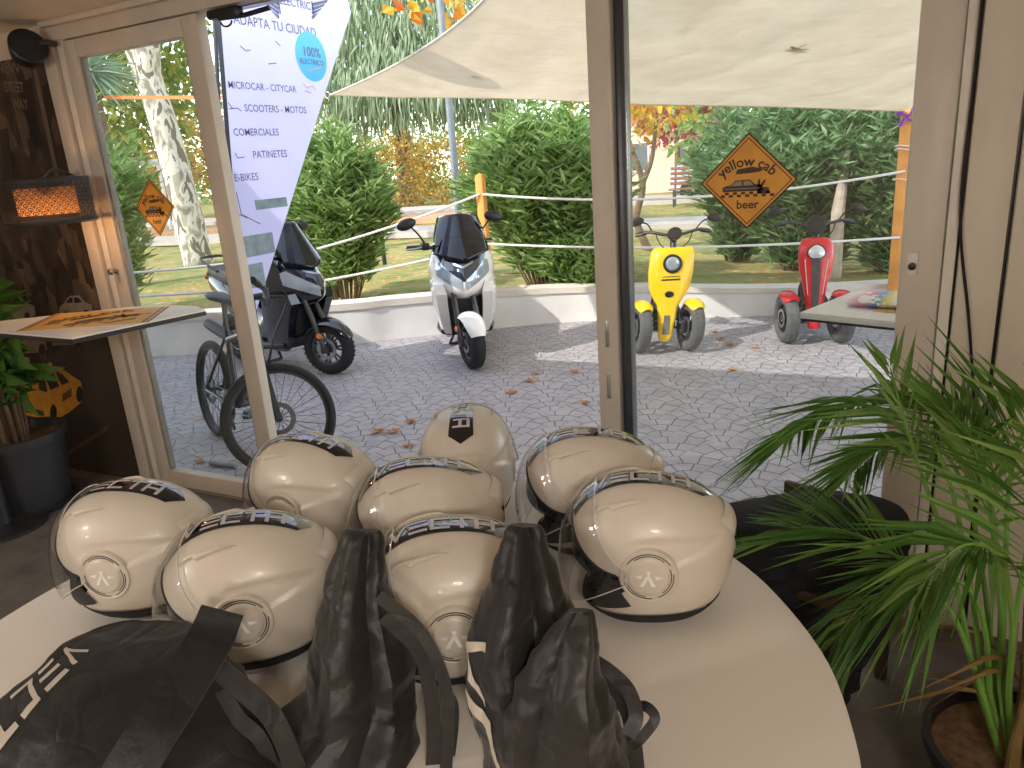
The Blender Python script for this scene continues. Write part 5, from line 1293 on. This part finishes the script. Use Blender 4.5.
# left high table: white top with a printed diamond sign
t = thing('high_table', 'white-topped high table with a yellow diamond print, in front of the mural', 'table', (-3.72, 1.9, 0))
TO = Vector((-3.72, 1.9, 0)); HZ = 1.05
def tp(x, y): p = atz(x, y, HZ); return (p.x - TO.x, p.y - TO.y)
tpts = [(-3.95 - TO.x, 1.80 - TO.y), tp(0, 332), tp(72, 338), tp(205, 310), tp(197, 306), tp(152, 304.5), tp(0, 321), (-3.98 - TO.x, 1.83 - TO.y)]
mb = MB(); mb.prism(tpts, Matrix.Translation((0, 0, HZ - .022)), .022); mb.obj('tabletop', MATS['white_laminate'], t, smooth=0)
cx_ = sum(p[0] for p in tpts) / 8; cy_ = sum(p[1] for p in tpts) / 8
mb = MB(); mb.prism([(cx_ + (x - cx_) * 1.004, cy_ + (y - cy_) * 1.004) for x, y in tpts], Matrix.Translation((0, 0, HZ - .024)), .018); mb.obj('edge_band', pm('dark_edge_band', '#2a2522', .5), t, smooth=0)
mb = MB(); mb.lathe([(.2, 0), (.2, .015), (.04, .03), (.035, HZ - .06), (.1, HZ - .024)], Matrix.Translation((-.17, -.03, 0)), 28); mb.obj('pedestal', M_dsteel, t)
def tquad(mb, pts, z): mb.prism([tp(*q) for q in pts], Matrix.Translation((0, 0, HZ + z)), .0006)
mb = MB(); tquad(mb, [(17, 331.6), (57, 313.6), (169, 306.5), (147, 322.5)], .0002); pr = mb.obj('diamond_print', pm('print_amber', '#d8aa5a', .45, var=.06), t, smooth=0)
mb = MB()
for a, b in (((17, 331.6), (57, 313.6)), ((169, 306.5), (147, 322.5)), ((23, 330.6), (60, 314)), ((164, 307.2), (142, 322.6))):
    p, q = tp(*a), tp(*b); d = Vector((q[0] - p[0], q[1] - p[1])); nn = Vector((-d.y, d.x)).normalized() * .004
    mb.prism([(p[0] - nn.x, p[1] - nn.y), (q[0] - nn.x, q[1] - nn.y), (q[0] + nn.x, q[1] + nn.y), (p[0] + nn.x, p[1] + nn.y)], Matrix.Translation((0, 0, HZ + .0009)), .0005)
DL, DF, DR, DN = (17, 331.6), (57, 313.6), (169, 306.5), (147, 322.5)
def dmap(x, y):
    a, b = (1 + x + y) / 2, (1 - x + y) / 2
    q = [DN[k] * (1 - a) * (1 - b) + DR[k] * a * (1 - b) + DL[k] * (1 - a) * b + DF[k] * a * b for k in (0, 1)]
    p = tp(*q); return Vector((p[0], p[1], HZ + .0013))
def dpoly(mb, pts): mb.add([dmap(x / 10, y / 10) for x, y in pts], [tuple(range(len(pts)))])
for pts in ([(-5.2, -2.0), (-5.3, -1.2), (-4.6, -.8), (-3.4, -.6), (-2.6, .3), (.4, .4), (1.5, -.6), (2.9, -.8), (3.1, -2.0)], [(-2.6, 1.6), (-2.2, 2.6), (.8, 3.0), (2.6, 2.6), (3.0, 2.2), (2.4, 1.9), (.2, 1.7)], [(1.9, -2.6), (2.1, .2), (2.5, .4), (2.6, -.8), (3.4, .3), (3.7, .1), (3.0, -1.2), (4.3, -1.4), (4.6, -2.6)]): dpoly(mb, pts)
for i in range(13):
    for j in range(2):
        if (i + j) % 2 == 0: dpoly(mb, [(-5.6 + i * .85 + a, -3.2 + j * .55 + b) for a, b in ((0, 0), (.85, 0), (.85, .55), (0, .55))])
for s_, yb, sz, arc in (('yellow cab', 3.2, 2.9, 6.6), ('beer', -5.6, 2.5, None)):
    tm_ = MB(); text(tm_, s_, Matrix.Translation((0, yb, 0)), sz, .02, .95, arc); mb.add([dmap(v[0] / 10, v[1] / 10) for v in tm_.v], tm_.f)
mb.obj('printed_drawing', pm('sign_brown', '#3b2413', .5), pr, smooth=0)
# diamond signs stuck on the glass
def diamond(label, x, z, half):
    t = thing('diamond_sign', label, 'sign', (x, FY - .001, z)); B = lambda o: axes((0, -o, 0), (1, 0, 0), (0, 0, 1), (0, -1, 0))
    R = half; dia = lambda k: [(0, R * k), (-R * k, 0), (0, -R * k), (R * k, 0)]
    def ring(mb, k0, k1, o):
        a, b = dia(k0), dia(k1)
        for i in range(4): j = (i + 1) % 4; mb.prism([a[i], a[j], b[j], b[i]], B(o), .0004)
    mb = MB(); mb.prism(dia(1), B(0), .0006); bd = mb.obj('sign_board', pm('sign_amber', '#dc9a33', .45), t, smooth=0)
    mb = MB(); ring(mb, 1.0, .955, .0008); ring(mb, .9, .872, .0008)
    # simple saloon car in profile with chequered band
    q = R / 10
    car = [(-5.2, -2.0), (-5.3, -1.2), (-4.6, -.8), (-3.4, -.6), (-2.6, .3), (.4, .4), (1.5, -.6), (2.9, -.8), (3.1, -2.0)]
    mb.prism([(a * q, b * q) for a, b in car], B(.0008), .0004)
    mb.prism([(a * q, b * q) for a, b in [(-2.6, 1.6), (-2.2, 2.6), (.8, 3.0), (2.6, 2.6), (3.0, 2.2), (2.4, 1.9), (.2, 1.7)]], B(.0008), .0004)
    mb.prism([(a * q, b * q) for a, b in [(1.9, -2.6), (2.1, .2), (2.5, .4), (2.6, -.8), (3.4, .3), (3.7, .1), (3.0, -1.2), (4.3, -1.4), (4.6, -2.6)]], B(.0008), .0004)
    for i in range(13):
        for j in range(2):
            if (i + j) % 2 == 0: mb.prism([((-5.6 + i * .85 + a) * q, (-3.2 + j * .55 + b) * q) for a, b in ((0, 0), (.85, 0), (.85, .55), (0, .55))], B(.0008), .0004)
    text(mb, 'yellow cab', axes((0, -.0012, 0), (1, 0, 0), (0, 0, 1), (0, -1, 0)) @ Matrix.Translation((-.2 * q, 3.2 * q, 0)), 2.9 * q, .02, .92, arc=6.6 * q)
    text(mb, 'beer', axes((0, -.0012, 0), (1, 0, 0), (0, 0, 1), (0, -1, 0)) @ Matrix.Translation((0, -5.6 * q, 0)), 2.5 * q, .02, 1.0)
    mb.obj('printed_drawing', MATS['sign_brown'], bd, smooth=0)
    mb = MB()
    for pts in ([(-4.2, -.85), (-3.2, -.7), (-2.5, .1), (-1.2, .15), (-1.2, -.8)], [(-.9, -.8), (-.9, .15), (.3, .2), (1.1, -.6), (1.1, -.8)]): mb.prism([(a * q, b * q) for a, b in pts], B(.0013), .0003)
    mb.prism([(a * q, b * q) for a, b in [(-4.9, -1.35), (2.7, -1.35), (2.7, -1.5), (-4.9, -1.5)]], B(.0013), .0003)
    mb.obj('car_highlight', pm('sign_grey', '#8f8272', .5), bd, smooth=0)
    return t
diamond('amber diamond sign reading yellow cab beer on the wide sliding glass', -.395, 1.482, .15)
diamond('amber diamond sign reading yellow cab beer on the narrow fixed glass leaf', -3.15, 1.50, .135)
# overhead door closer
t = thing('door_closer', 'black overhead door closer under the door head, above the banner', 'door closer', (-2.5, FY - .0, 2.262))
mb = MB(); mb.box((0, -.0, 0), (.17, .045, .036), bev=.008); mb.obj('closer_body', M_black, t)
mb = MB(); mb.tube([(-.02, -.02, -.02), (.09, .02, -.016), (.2, .05, .0)], .01, 8); mb.obj('closer_arm', M_black, t)
mb = MB(); mb.tube([(.02 + .03 * math.cos(a), -.02, -.035 + .02 * math.sin(a)) for a in [PI + PI * k / 10 for k in range(11)]], .004, 6); mb.obj('cable_loop', M_black, t)
mb = MB(); mb.box((.12, .05, .024), (.5, .04, .012)); mb.obj('mounting_rail', M_steel, t)
# ------------------------------------------------------------------ potted plants
def pot(t, r, h, m, soil, saucer=False):
    mb = MB(); mb.lathe([(r * .74, 0), (r * .78, .01), (r * .95, h * .9), (r * 1.02, h * .9), (r * 1.03, h), (r * .95, h), (r * .92, h * .86)], None, 40); mb.obj('pot', m, t)
    mb = MB(); mb.grid(lambda u, v: Vector((r * .93 * u * math.cos(2 * PI * v), r * .93 * u * math.sin(2 * PI * v), h * .86 + .012 + .006 * math.sin(9 * u + 5 * v * 2 * PI) * u * (1 - u) * 4)), 8, 32); mb.obj('soil', soil, t)
    if saucer:
        mb = MB(); mb.lathe([(0, 0), (r * .98, 0), (r * 1.12, .035), (r * 1.08, .035), (r * .95, .012), (0, .012)], None, 40); mb.obj('saucer', m, t)
M_pot = pm('dark_grey_pot', '#33353a', .5, var=.12); M_soil = pm('potting_soil', '#6b5038', .95, var=.4, scale=40, bump=1.0, bscale=80)
t = thing('potted_plant', 'leafy green plant in a dark round pot in front of the mural', 'plant', (-4.04, 2.12, 0), 0)
pot(t, .235, .41, M_pot, M_soil, True)
g = np.random.default_rng(3); mb = MB(); P, D, L = [], [], []
for k in range(9):
    a = k * 2.4; hh = [1.15, .62, .95, .5, 1.25, .7, 1.05, .55, .85][k]; e = Vector((.17 * math.cos(a), .14 * math.sin(a) - .02, .36 + hh * .75)); S = spline([(0.05 * math.cos(a), .05 * math.sin(a), .36), e * .6 + Vector((0, 0, .2)), e], 8)
    mb.tube(S, [.012 * (1 - .6 * i / len(S)) for i in range(len(S))], 6)
    for i in range(6, len(S), 1):
        for j in range(3): b = g.uniform(0, 2 * PI); P.append(S[i]); D.append((math.cos(b), math.sin(b) * .8 - .1, g.uniform(-.3, .5))); L.append(g.uniform(.12, .2))
mb.obj('stem', M_bark, t)
leaf_obj('foliage', P, D, L, [l * .42 for l in L], leafmat('broad_green_leaf', ['#3d6b2c', '#54803a', '#6b9142', '#4a7533'], .3, .35), t, .12, .2)
# areca palm
PC = Vector((.37, 1.63, 0)); t = thing('areca_palm', 'feathery green areca palm in a black pot beside the sliding glass', 'palm', tuple(PC))
pot(t, .205, .3, pm('black_pot', '#1d1d1f', .45), M_soil)
M_palm = leafmat('areca_leaflet', ['#527f34', '#6b9a44', '#8cb457', '#5f8c3c', '#a5c46c'], .5, .35)
M_cane = pm('ochre_cane', '#80693f', .6, var=.3)
M_dry = leafmat('dry_leaflet', ['#8a6a3a', '#a07a44', '#6f5a34'], .3, .6)
g = np.random.default_rng(17)
FR = [([(985, 700, 1.62), (968, 570, 1.66), (940, 455, 1.74), (893, 402, 1.82), (840, 405, 1.9), (790, 432, 1.98)], 46, .25, 1.1),
      ([(980, 700, 1.62), (950, 560, 1.66), (917, 460, 1.7), (899, 400, 1.72), (890, 368, 1.74)], 9, .13, .1),
      ([(1000, 700, 1.6), (1005, 580, 1.6), (1010, 480, 1.58), (1030, 420, 1.56), (1070, 390, 1.5)], 34, .26, .8),
      ([(990, 700, 1.62), (985, 630, 1.6), (965, 585, 1.58), (915, 578, 1.56), (865, 604, 1.55), (838, 636, 1.54)], 34, .2, 1.4),
      ([(995, 700, 1.64), (985, 590, 1.7), (965, 490, 1.78), (930, 442, 1.86), (885, 446, 1.94), (850, 474, 2.0)], 38, .2, 1.1),
      ([(985, 700, 1.6), (950, 610, 1.62), (890, 552, 1.64), (840, 530, 1.66), (790, 528, 1.68)], 30, .22, .6),
      ([(1005, 700, 1.6), (1018, 600, 1.56), (1040, 500, 1.5), (1080, 440, 1.42)], 30, .26, .8),
      ([(998, 700, 1.66), (1000, 580, 1.74), (985, 470, 1.8), (955, 410, 1.86), (920, 395, 1.92)], 30, .17, .9),
      ([(1002, 700, 1.62), (1000, 600, 1.6), (988, 500, 1.58), (972, 440, 1.56), (955, 415, 1.54)], 22, .18, .6),
      ([(1008, 700, 1.58), (1012, 620, 1.52), (1000, 560, 1.46), (965, 545, 1.42), (925, 580, 1.4)], 28, .19, 1.3)]
for path, n, ll, dr in FR:
    S = spline([at(*q) - PC for q in path], 10); S[0] = Vector((S[0].x * .5, S[0].y * .5, .26)); k0 = int(len(S) * .42)
    mb = MB(); mb.tube(S, [.007 * (1 - .8 * i / len(S)) for i in range(len(S))], 6); fr_ = mb.obj('frond', pm('green_rachis', '#6f9a44', .5), t)
    P, D, L, W = [], [], [], []
    for i in range(n):
        f = k0 + (len(S) - 1.01 - k0) * i / (n - 1); a = int(f); p = S[a].lerp(S[a + 1], f - a); tn = (S[a + 1] - S[a]).normalized()
        sd = tn.cross(Vector((0, 0, 1)));
        if sd.length < .2: sd = Vector((.7, -.7, 0))
        sd.normalize(); kk = i / (n - 1)
        for q in (1, -1):
            d = tn * (.75 + .6 * kk) + sd * q * .9 + Vector((0, 0, -.25 * dr + .25)) + Vector(g.normal(size=3) * .08)
            P.append(p); D.append(d); L.append(ll * (.55 + .9 * math.sin(PI * min(1, .18 + .75 * kk))) * g.uniform(.85, 1.1)); W.append(.0135 * g.uniform(.8, 1.15))
    leaf_obj('leaflets', P, D, L, W, M_palm, fr_, .12, .3 * dr)
P, D, L, W = [], [], [], []
for k in range(26):
    a = g.uniform(0, 2 * PI); P.append((.05 * math.cos(a), .05 * math.sin(a), g.uniform(.3, .55))); D.append((math.cos(a), math.sin(a), g.uniform(-.2, .9))); L.append(g.uniform(.15, .34)); W.append(.012)
leaf_obj('dry_leaves', P, D, L, W, M_dry, t, .1, .5)
for k in range(9):
    a = k * 2.39; r = .02 + .009 * k; mb = MB(); mb.tube(spline([(r * math.cos(a), r * math.sin(a), .25), (r * 1.1 * math.cos(a), r * 1.1 * math.sin(a), .4), (r * 1.25 * math.cos(a + .2), r * 1.25 * math.sin(a + .2), .62)], 6), [.017 - .0011 * i for i in range(13)], 10); mb.obj('cane', M_cane, t)
# ------------------------------------------------------------------ chair with coats behind the table
t = thing('wooden_chair', 'dark wooden chair behind the table, almost hidden under black coats', 'chair', (-.13, 2.08, 0), math.radians(-20))
M_chair = pm('brown_wood', '#4c3828', .5, var=.25, scale=8)
mb = MB(); mb.box((0, 0, .43), (.4, .4, .035), bev=.01); mb.obj('seat', M_chair, t)
for x, y in ((.17, -.17), (-.17, -.17)):
    mb = MB(); mb.lathe([(.016, 0), (.02, .02), (.014, .06), (.022, .14), (.018, .2), (.024, .3), (.022, .42)], Matrix.Translation((x, y, 0)), 14); mb.obj('leg', M_chair, t)
for x in (.17, -.17):
    mb = MB(); mb.tube([(x, .17, 0), (x, .17, .43), (x * .95, .2, .5)], [.018, .02, .016], 10); mb.obj('leg', M_chair, t)
mb = MB(); mb.box((0, .19, .5), (.34, .025, .12), bev=.008); mb.obj('backrest', M_chair, t)
mb = MB(); mb.tube([(.17, -.17, .16), (.17, .17, .16)], .01, 8); mb.tube([(-.17, -.17, .16), (-.17, .17, .16)], .01, 8); mb.tube([(.17, 0, .16), (-.17, 0, .16)], .01, 8); mb.obj('stretcher', M_chair, t)
FH = Vector((_Fh.x, _Fh.y, 0)); RH = Vector((_R0.x, _R0.y, 0))
def atF(x, y, d):
    r = ray(x, y); return CO + r * (d / r.dot(FH))
def vnoise(p, s, seed=0):
    from mathutils import noise as nz
    return nz.noise(p * s + Vector((seed * 7.3, seed * 3.1, 0)))
def ridged(p, s, seed=0): return 1 - 2 * abs(vnoise(p, s, seed))
class Sack:
    """soft cloth body: rows of (left px, right px, row px, distance, front bulge, back bulge)"""
    def __init__(s, rows, n=72, fold=.012, fs=9, seed=0, flat=.92, sub=8, crease=()):
        s.crease = crease
        s.rows = rows; s.n = n; s.fold = fold; s.fs = fs; s.seed = seed; s.flat = flat; s.sub = sub
        L = spline([atF(a, y, d) for a, b, y, d, f, k in rows], sub); R = spline([atF(b, y, d) for a, b, y, d, f, k in rows], sub)
        B = spline([Vector((f, k, 0)) for a, b, y, d, f, k in rows], sub); s.L, s.R, s.B = L, R, B
    def at(s, v, w, off=0.0):
        v = max(0, min(1, v)); f = v * (len(s.L) - 1.001); i = int(f); k = f - i
        l, r, b = s.L[i].lerp(s.L[i + 1], k), s.R[i].lerp(s.R[i + 1], k), s.B[i].lerp(s.B[i + 1], k)
        a = 2 * PI * w                       # w: 0 left, .25 front, .5 right, .75 back
        c, q = -math.cos(a), math.sin(a)
        c = math.copysign(abs(c) ** s.flat, c); q2 = math.copysign(abs(q) ** 1.15, q)
        ax = (r - l).normalized(); out = Vector((ax.y, -ax.x, 0)).normalized()
        if out.dot(FH) > 0: out = -out
        p = (l + r) / 2 + (r - l) / 2 * c + out * ((b.x if q > 0 else b.y) * q2)
        nrm = (ax * c * .6 + out * q).normalized()
        sz = min(1, ((r - l).length) / .12)
        h = s.fold * sz * (ridged(p, s.fs, s.seed) * .8 + .5 * ridged(p, s.fs * 2.3, s.seed + 1)) + .0022 * vnoise(p, 60, s.seed)
        for w0, w1, dep, wd in s.crease:      # sharp pressed folds running down the cloth
            x = (w - lerp(w0, w1, v)) / wd
            h += dep * sz * max(0, 1 - abs(x)) * sstep(0, .12, v)
        return p + nrm * (h + off)
    def mesh(s, cap=True):
        m = (len(s.L) - 1) * 2
        lo = [[s.at(i / m, j / s.n) for j in range(s.n)] for i in range(m + 1)]
        zmin = TZ + .003
        return MB().loft(lo)
def clampz(mb, z):              # cut the cloth off flat where it rests
    bm = bmesh.new(); vs = [bm.verts.new(v) for v in mb.v]
    for f in mb.f:
        try: bm.faces.new([vs[i] for i in f])
        except ValueError: pass
    r = bmesh.ops.bisect_plane(bm, geom=list(bm.verts) + list(bm.edges) + list(bm.faces), plane_co=(0, 0, z), plane_no=(0, 0, -1), clear_outer=True)
    bmesh.ops.holes_fill(bm, edges=[e for e in r['geom_cut'] if isinstance(e, bmesh.types.BMEdge)])
    bm.verts.index_update(); out = MB(); out.v = [tuple(v.co) for v in bm.verts]; out.f = [tuple(v.index for v in f.verts) for f in bm.faces]; bm.free(); return out
def shift(mb, o): mb.v = [tuple(Vector(v) - o) for v in mb.v]; return mb
M_coat = pm('black_coat_cloth', '#17171a', .9, var=.2, bump=.3, bscale=90)
CT = Vector((-.13, 2.05, 0)); t = thing('black_coat', 'black coat thrown over the chair between the table and the palm', 'coat', tuple(CT))
dC = CT.dot(FH)
k_ = Sack([(852, 884, 501, dC + .03, .03, .03), (800, 893, 507, dC + .02, .08, .08), (742, 896, 517, dC, .13, .13), (733, 893, 545, dC, .16, .14), (738, 884, 578, dC, .17, .14), (755, 870, 605, dC, .17, .12), (790, 852, 640, dC - .05, .1, .02), (812, 846, 675, dC - .06, .05, .0), (822, 842, 700, dC - .06, .03, .0)], fold=.038, fs=7, seed=4)
shift(clampz(k_.mesh(), .012), CT).obj('coat_body', M_coat, t, smooth=40)
def ribbon(pts, w, th, up=None, n=8, side=None):
    S = spline(pts, n); mb = MB(); lo = []; prev = None
    for i, p in enumerate(S):
        tn = (S[min(i + 1, len(S) - 1)] - S[max(i - 1, 0)]).normalized()
        sd = tn.cross(up if up is not None else FH); sd = sd.normalized() if sd.length > 1e-4 else RH
        if side is not None: sd = (side - tn * side.dot(tn)).normalized()
        nn = sd.cross(tn); ww = w[i * (len(w) - 1) // max(1, len(S) - 1)] if isinstance(w, list) else w
        lo.append([p + sd * ww / 2 + nn * th / 2, p - sd * ww / 2 + nn * th / 2, p - sd * ww / 2 - nn * th / 2, p + sd * ww / 2 - nn * th / 2])
    return mb.loft(lo)
mb = ribbon([atF(840, 525, dC - .12), atF(868, 545, dC - .13), atF(880, 570, dC - .1), atF(866, 596, dC - .08)], .09, .03); shift(mb, CT).obj('sleeve', M_coat, t, smooth=50)
# ------------------------------------------------------------------ black helmet bags on the table
def nylon():
    t = NT('black_nylon'); co = t.coord()
    v = t.n('ShaderNodeTexVoronoi', feature='DISTANCE_TO_EDGE'); v.inputs['Scale'].default_value = 13; 
    ds = t.n('ShaderNodeTexNoise'); ds.inputs['Scale'].default_value = 5; t.link(co, ds.inputs['Vector'])
    mxv = t.n('ShaderNodeMix', data_type='VECTOR'); mxv.inputs[0].default_value = .25; t.link(co, mxv.inputs[4]); t.link(ds.outputs['Color'], mxv.inputs[5]); t.link(mxv.outputs[1], v.inputs['Vector'])
    crease = t.math('SMOOTH_MIN', v.outputs['Distance'], .25, .2)
    h = t.math('ADD', t.math('MULTIPLY', crease, 1.5), t.math('MULTIPLY', t.noise(28, 4, co, .6), .5))
    col = t.ramp(t.noise(9, 4, co), [(.3, lin('#181616')), (.7, lin('#272424'))])
    return t.done(t.bsdf(col, .48, spec=.45, normal=t.bump(h, .7, .006), sheen=.12).outputs[0])
M_ny = nylon(); M_pale = pm('printed_white', '#c9bfb2', .6, var=.05)
def sack_word(sk, word, v0, w0, lw=.034, lh=.045, gap=.012, th=.009, Lv=.42, Lw=.5):
    """letters run down the bag; their height runs around it"""
    mb = MB(); stroke_word(mb, word, lambda x, y: sk.at(v0 + x / Lv, w0 + y / Lw, .003), lw, lh, gap, th)
    return mb
def bag(label, base):
    return thing('helmet_bag', label, 'bag', tuple(base), 0, 'black helmet bags on the round table')
# --- right bag
b0 = atF(560, 800, .88); b0.z = TZ
t = bag('black bag standing upright at the front right, white lettering down its left edge', b0)
kC = Sack([(512, 537, 525, .93, .001, .002), (509, 540, 530, .93, .006, .006), (503, 547, 552, .93, .022, .02), (494, 558, 580, .925, .05, .04), (484, 568, 608, .92, .06, .05), (472, 582, 642, .91, .07, .06), (476, 602, 690, .90, .08, .07), (484, 622, 740, .89, .085, .07), (490, 640, 800, .88, .09, .07), (500, 650, 850, .87, .08, .06)], fold=.012, fs=7, seed=1, crease=((.30, .26, -.03, .07), (.2, .16, .02, .06)))
shift(clampz(kC.mesh(), TZ + .004), b0).obj('bag_body', M_ny, t, smooth=28)
kF = Sack([(571, 591, 610, .83, .001, .002), (566, 593, 615, .83, .006, .006), (547, 597, 640, .825, .024, .02), (528, 600, 672, .82, .04, .04), (516, 606, 705, .815, .048, .04), (508, 616, 750, .81, .05, .045), (506, 630, 800, .80, .05, .045), (510, 640, 850, .79, .05, .04)], fold=.011, fs=8, seed=2, crease=((.33, .28, .02, .07), (.2, .14, -.018, .06)))
shift(clampz(kF.mesh(), TZ + .004), b0).obj('folded_flap', M_ny, t, smooth=28)
for pts, w in (([(592, 660), (610, 672), (628, 690), (636, 716), (628, 736)], .02), ([(606, 690), (628, 712), (644, 706), (655, 718), (643, 736), (630, 748)], .014), ([(600, 672), (622, 700), (634, 740), (640, 800)], .02)):
    mb = ribbon([atF(x, y, .86 - .012 * i) for i, (x, y) in enumerate(pts)], w, .003, up=Vector((.3, -.5, .8))); shift(clampz(mb, TZ + .004), b0).obj('strap', M_ny, t, smooth=40)
mb = sack_word(kC, 'V', .50, .02, .05, .05, .02, .011); mb2 = sack_word(kC, 'CTA', .66, .035, .04, .05, .014, .011)
shift(mb, b0).obj('lettering', M_pale, t, smooth=0); shift(mb2, b0).obj('lettering', M_pale, t, smooth=0)
# --- middle bag
b1 = atF(350, 800, .98); b1.z = TZ
t = bag('black bag standing upright in the middle with straps falling on its right', b1)
kB = Sack([(346, 377, 530, 1.02, .001, .002), (343, 380, 535, 1.02, .007, .006), (336, 382, 556, 1.02, .02, .02), (328, 387, 590, 1.01, .045, .04), (320, 396, 625, 1.0, .06, .05), (315, 405, 660, .985, .07, .06), (311, 411, 690, .97, .075, .06), (300, 413, 704, .955, .07, .06), (268, 415, 728, .94, .085, .06), (244, 417, 768, .92, .1, .06), (225, 420, 830, .9, .1, .06)], fold=.012, fs=7, seed=7, crease=((.33, .30, -.022, .06), (.22, .2, .02, .07)))
shift(clampz(kB.mesh(), TZ + .004), b1).obj('bag_body', M_ny, t, smooth=28)
for pts, w in (([(378, 596), (414, 624), (434, 654), (446, 690), (448, 730), (444, 800)], .018), ([(384, 616), (418, 650), (430, 690), (434, 740), (430, 800)], .022), ([(446, 690), (455, 706), (453, 745), (444, 790)], .011)):
    mb = ribbon([atF(x, y, .93 - .012 * i) for i, (x, y) in enumerate(pts)], w, .003, side=RH); shift(clampz(mb, TZ + .004), b1).obj('strap', M_ny, t, smooth=40)
# --- left bag, lying
b2 = atF(110, 800, .9); b2.z = TZ
t = bag('black bag lying at the front left with big white lettering along its left edge', b2)
kA = Sack([(100, 168, 631, 1.06, .006, .02), (92, 178, 634, 1.05, .02, .03), (66, 206, 648, 1.02, .045, .05), (34, 232, 672, .98, .06, .06), (2, 250, 700, .94, .075, .06), (-28, 262, 735, .9, .085, .06), (-50, 270, 775, .86, .09, .06), (-60, 276, 840, .82, .09, .06)], n=80, fold=.016, fs=6, seed=11, crease=((.2, .24, .02, .06),))
shift(clampz(kA.mesh(), TZ + .004), b2).obj('bag_body', M_ny, t, smooth=28)
mb = ribbon([atF(222, 612, .99), atF(210, 640, .93), atF(180, 690, .86), atF(148, 740, .80), atF(112, 800, .745)], .064, .008, n=10, side=RH * .9 - _Z * .45); shift(mb, b2).obj('wide_strap', M_ny, t, smooth=40)
for pts, w in (([(218, 668), (244, 690), (268, 712), (282, 735), (296, 770)], .03), ([(222, 690), (240, 720), (262, 742), (280, 790)], .022)):
    mb = ribbon([atF(x, y, .91 - .016 * i) for i, (x, y) in enumerate(pts)], w, .003, side=RH); shift(clampz(mb, TZ + .004), b2).obj('strap', M_ny, t, smooth=40)
mb = sack_word(kA, 'VECTA', .2, .055, .036, .05, .022, .0095, .5, .62); shift(mb, b2).obj('lettering', M_pale, t, smooth=0)
# ================================================================== light, sky, camera
sun = bpy.data.lights.new('sun', 'SUN'); sun.energy = 4.6; sun.angle = math.radians(.6); sun.color = (1, .95, .87)
so = bpy.data.objects.new('sun', sun); COL.objects.link(so)
so.rotation_euler = Vector((.65, .95, -1.0)).to_track_quat('-Z', 'Y').to_euler()
w = bpy.data.worlds.new('sky'); SC.world = w; w.use_nodes = True
nt = w.node_tree; nt.nodes.clear()
sk = nt.nodes.new('ShaderNodeTexSky'); sk.sky_type = 'NISHITA'; sk.sun_disc = False; sk.dust_density = .1; sk.air_density = 1.2
sk.sun_elevation = math.radians(41); sk.sun_rotation = math.radians(214)
bg = nt.nodes.new('ShaderNodeBackground'); bg.inputs[1].default_value = .55
ow = nt.nodes.new('ShaderNodeOutputWorld'); hs = nt.nodes.new('ShaderNodeHueSaturation'); hs.inputs['Saturation'].default_value = .48; nt.links.new(sk.outputs[0], hs.inputs['Color']); nt.links.new(hs.outputs[0], bg.inputs[0]); nt.links.new(bg.outputs[0], ow.inputs[0])
# added pendants, unseen behind the camera, as warm fill light for the room
def pendant(x, y, z, power, label):
    t = thing('added_fill_pendant', label, 'lamp', (x, y, z), 0, 'added fill pendants behind the camera')
    mb = MB(); mb.lathe([(.17, -.05), (.15, .03), (.07, .1), (.02, .12)], None, 32, cap=False); mb.obj('lamp_shade', M_frame2, t, solid=.004)
    mb = MB(); mb.ball((0, 0, 0), .055, 20, 12); mb.obj('bulb', emit('fill_pendant_glow', (1, .88, .72), 6.0), t)
    mb = MB(); mb.tube([(0, 0, .1), (0, 0, ZC - z)], .004, 6); mb.lathe([(.05, ZC - z), (.05, ZC - z - .02), (0, ZC - z - .03)], None, 20); mb.obj('cord', M_black, t)
    l = bpy.data.lights.new('added_fill_light', 'POINT'); l.energy = power; l.color = (1, .93, .86); l.shadow_soft_size = .14
    lo = bpy.data.objects.new('added_fill_light', l); COL.objects.link(lo); lo.location = (x, y, z - .12)
for x, y, z, p_ in ((.75, -.9, 2.1, 60), (-2.5, -1.0, 2.1, 56), (-2.75, -2.3, 2.0, 36), (.95, -2.3, 2.0, 36)):
    pendant(x, y, z, p_, 'added pale pendant lamp, unseen behind the camera, filling the room with light')
cam = bpy.data.cameras.new('camera'); co_ = bpy.data.objects.new('camera', cam); COL.objects.link(co_)
cam.sensor_width = 36; cam.lens = FPX / 1024 * 36; cam.clip_start = .02; cam.clip_end = 300
co_.matrix_world = axes(CO, CR, CU, -CF)
SC.camera = co_
vs = SC.view_settings; vs.view_transform = 'Standard'; vs.look = 'None'; vs.gamma = 1; vs.use_curve_mapping = False; vs.exposure = 0.0
SC.cycles.transparent_max_bounces = 24; SC.cycles.max_bounces = 8; SC.cycles.use_denoising = True
SC.cycles.sample_clamp_indirect = 6
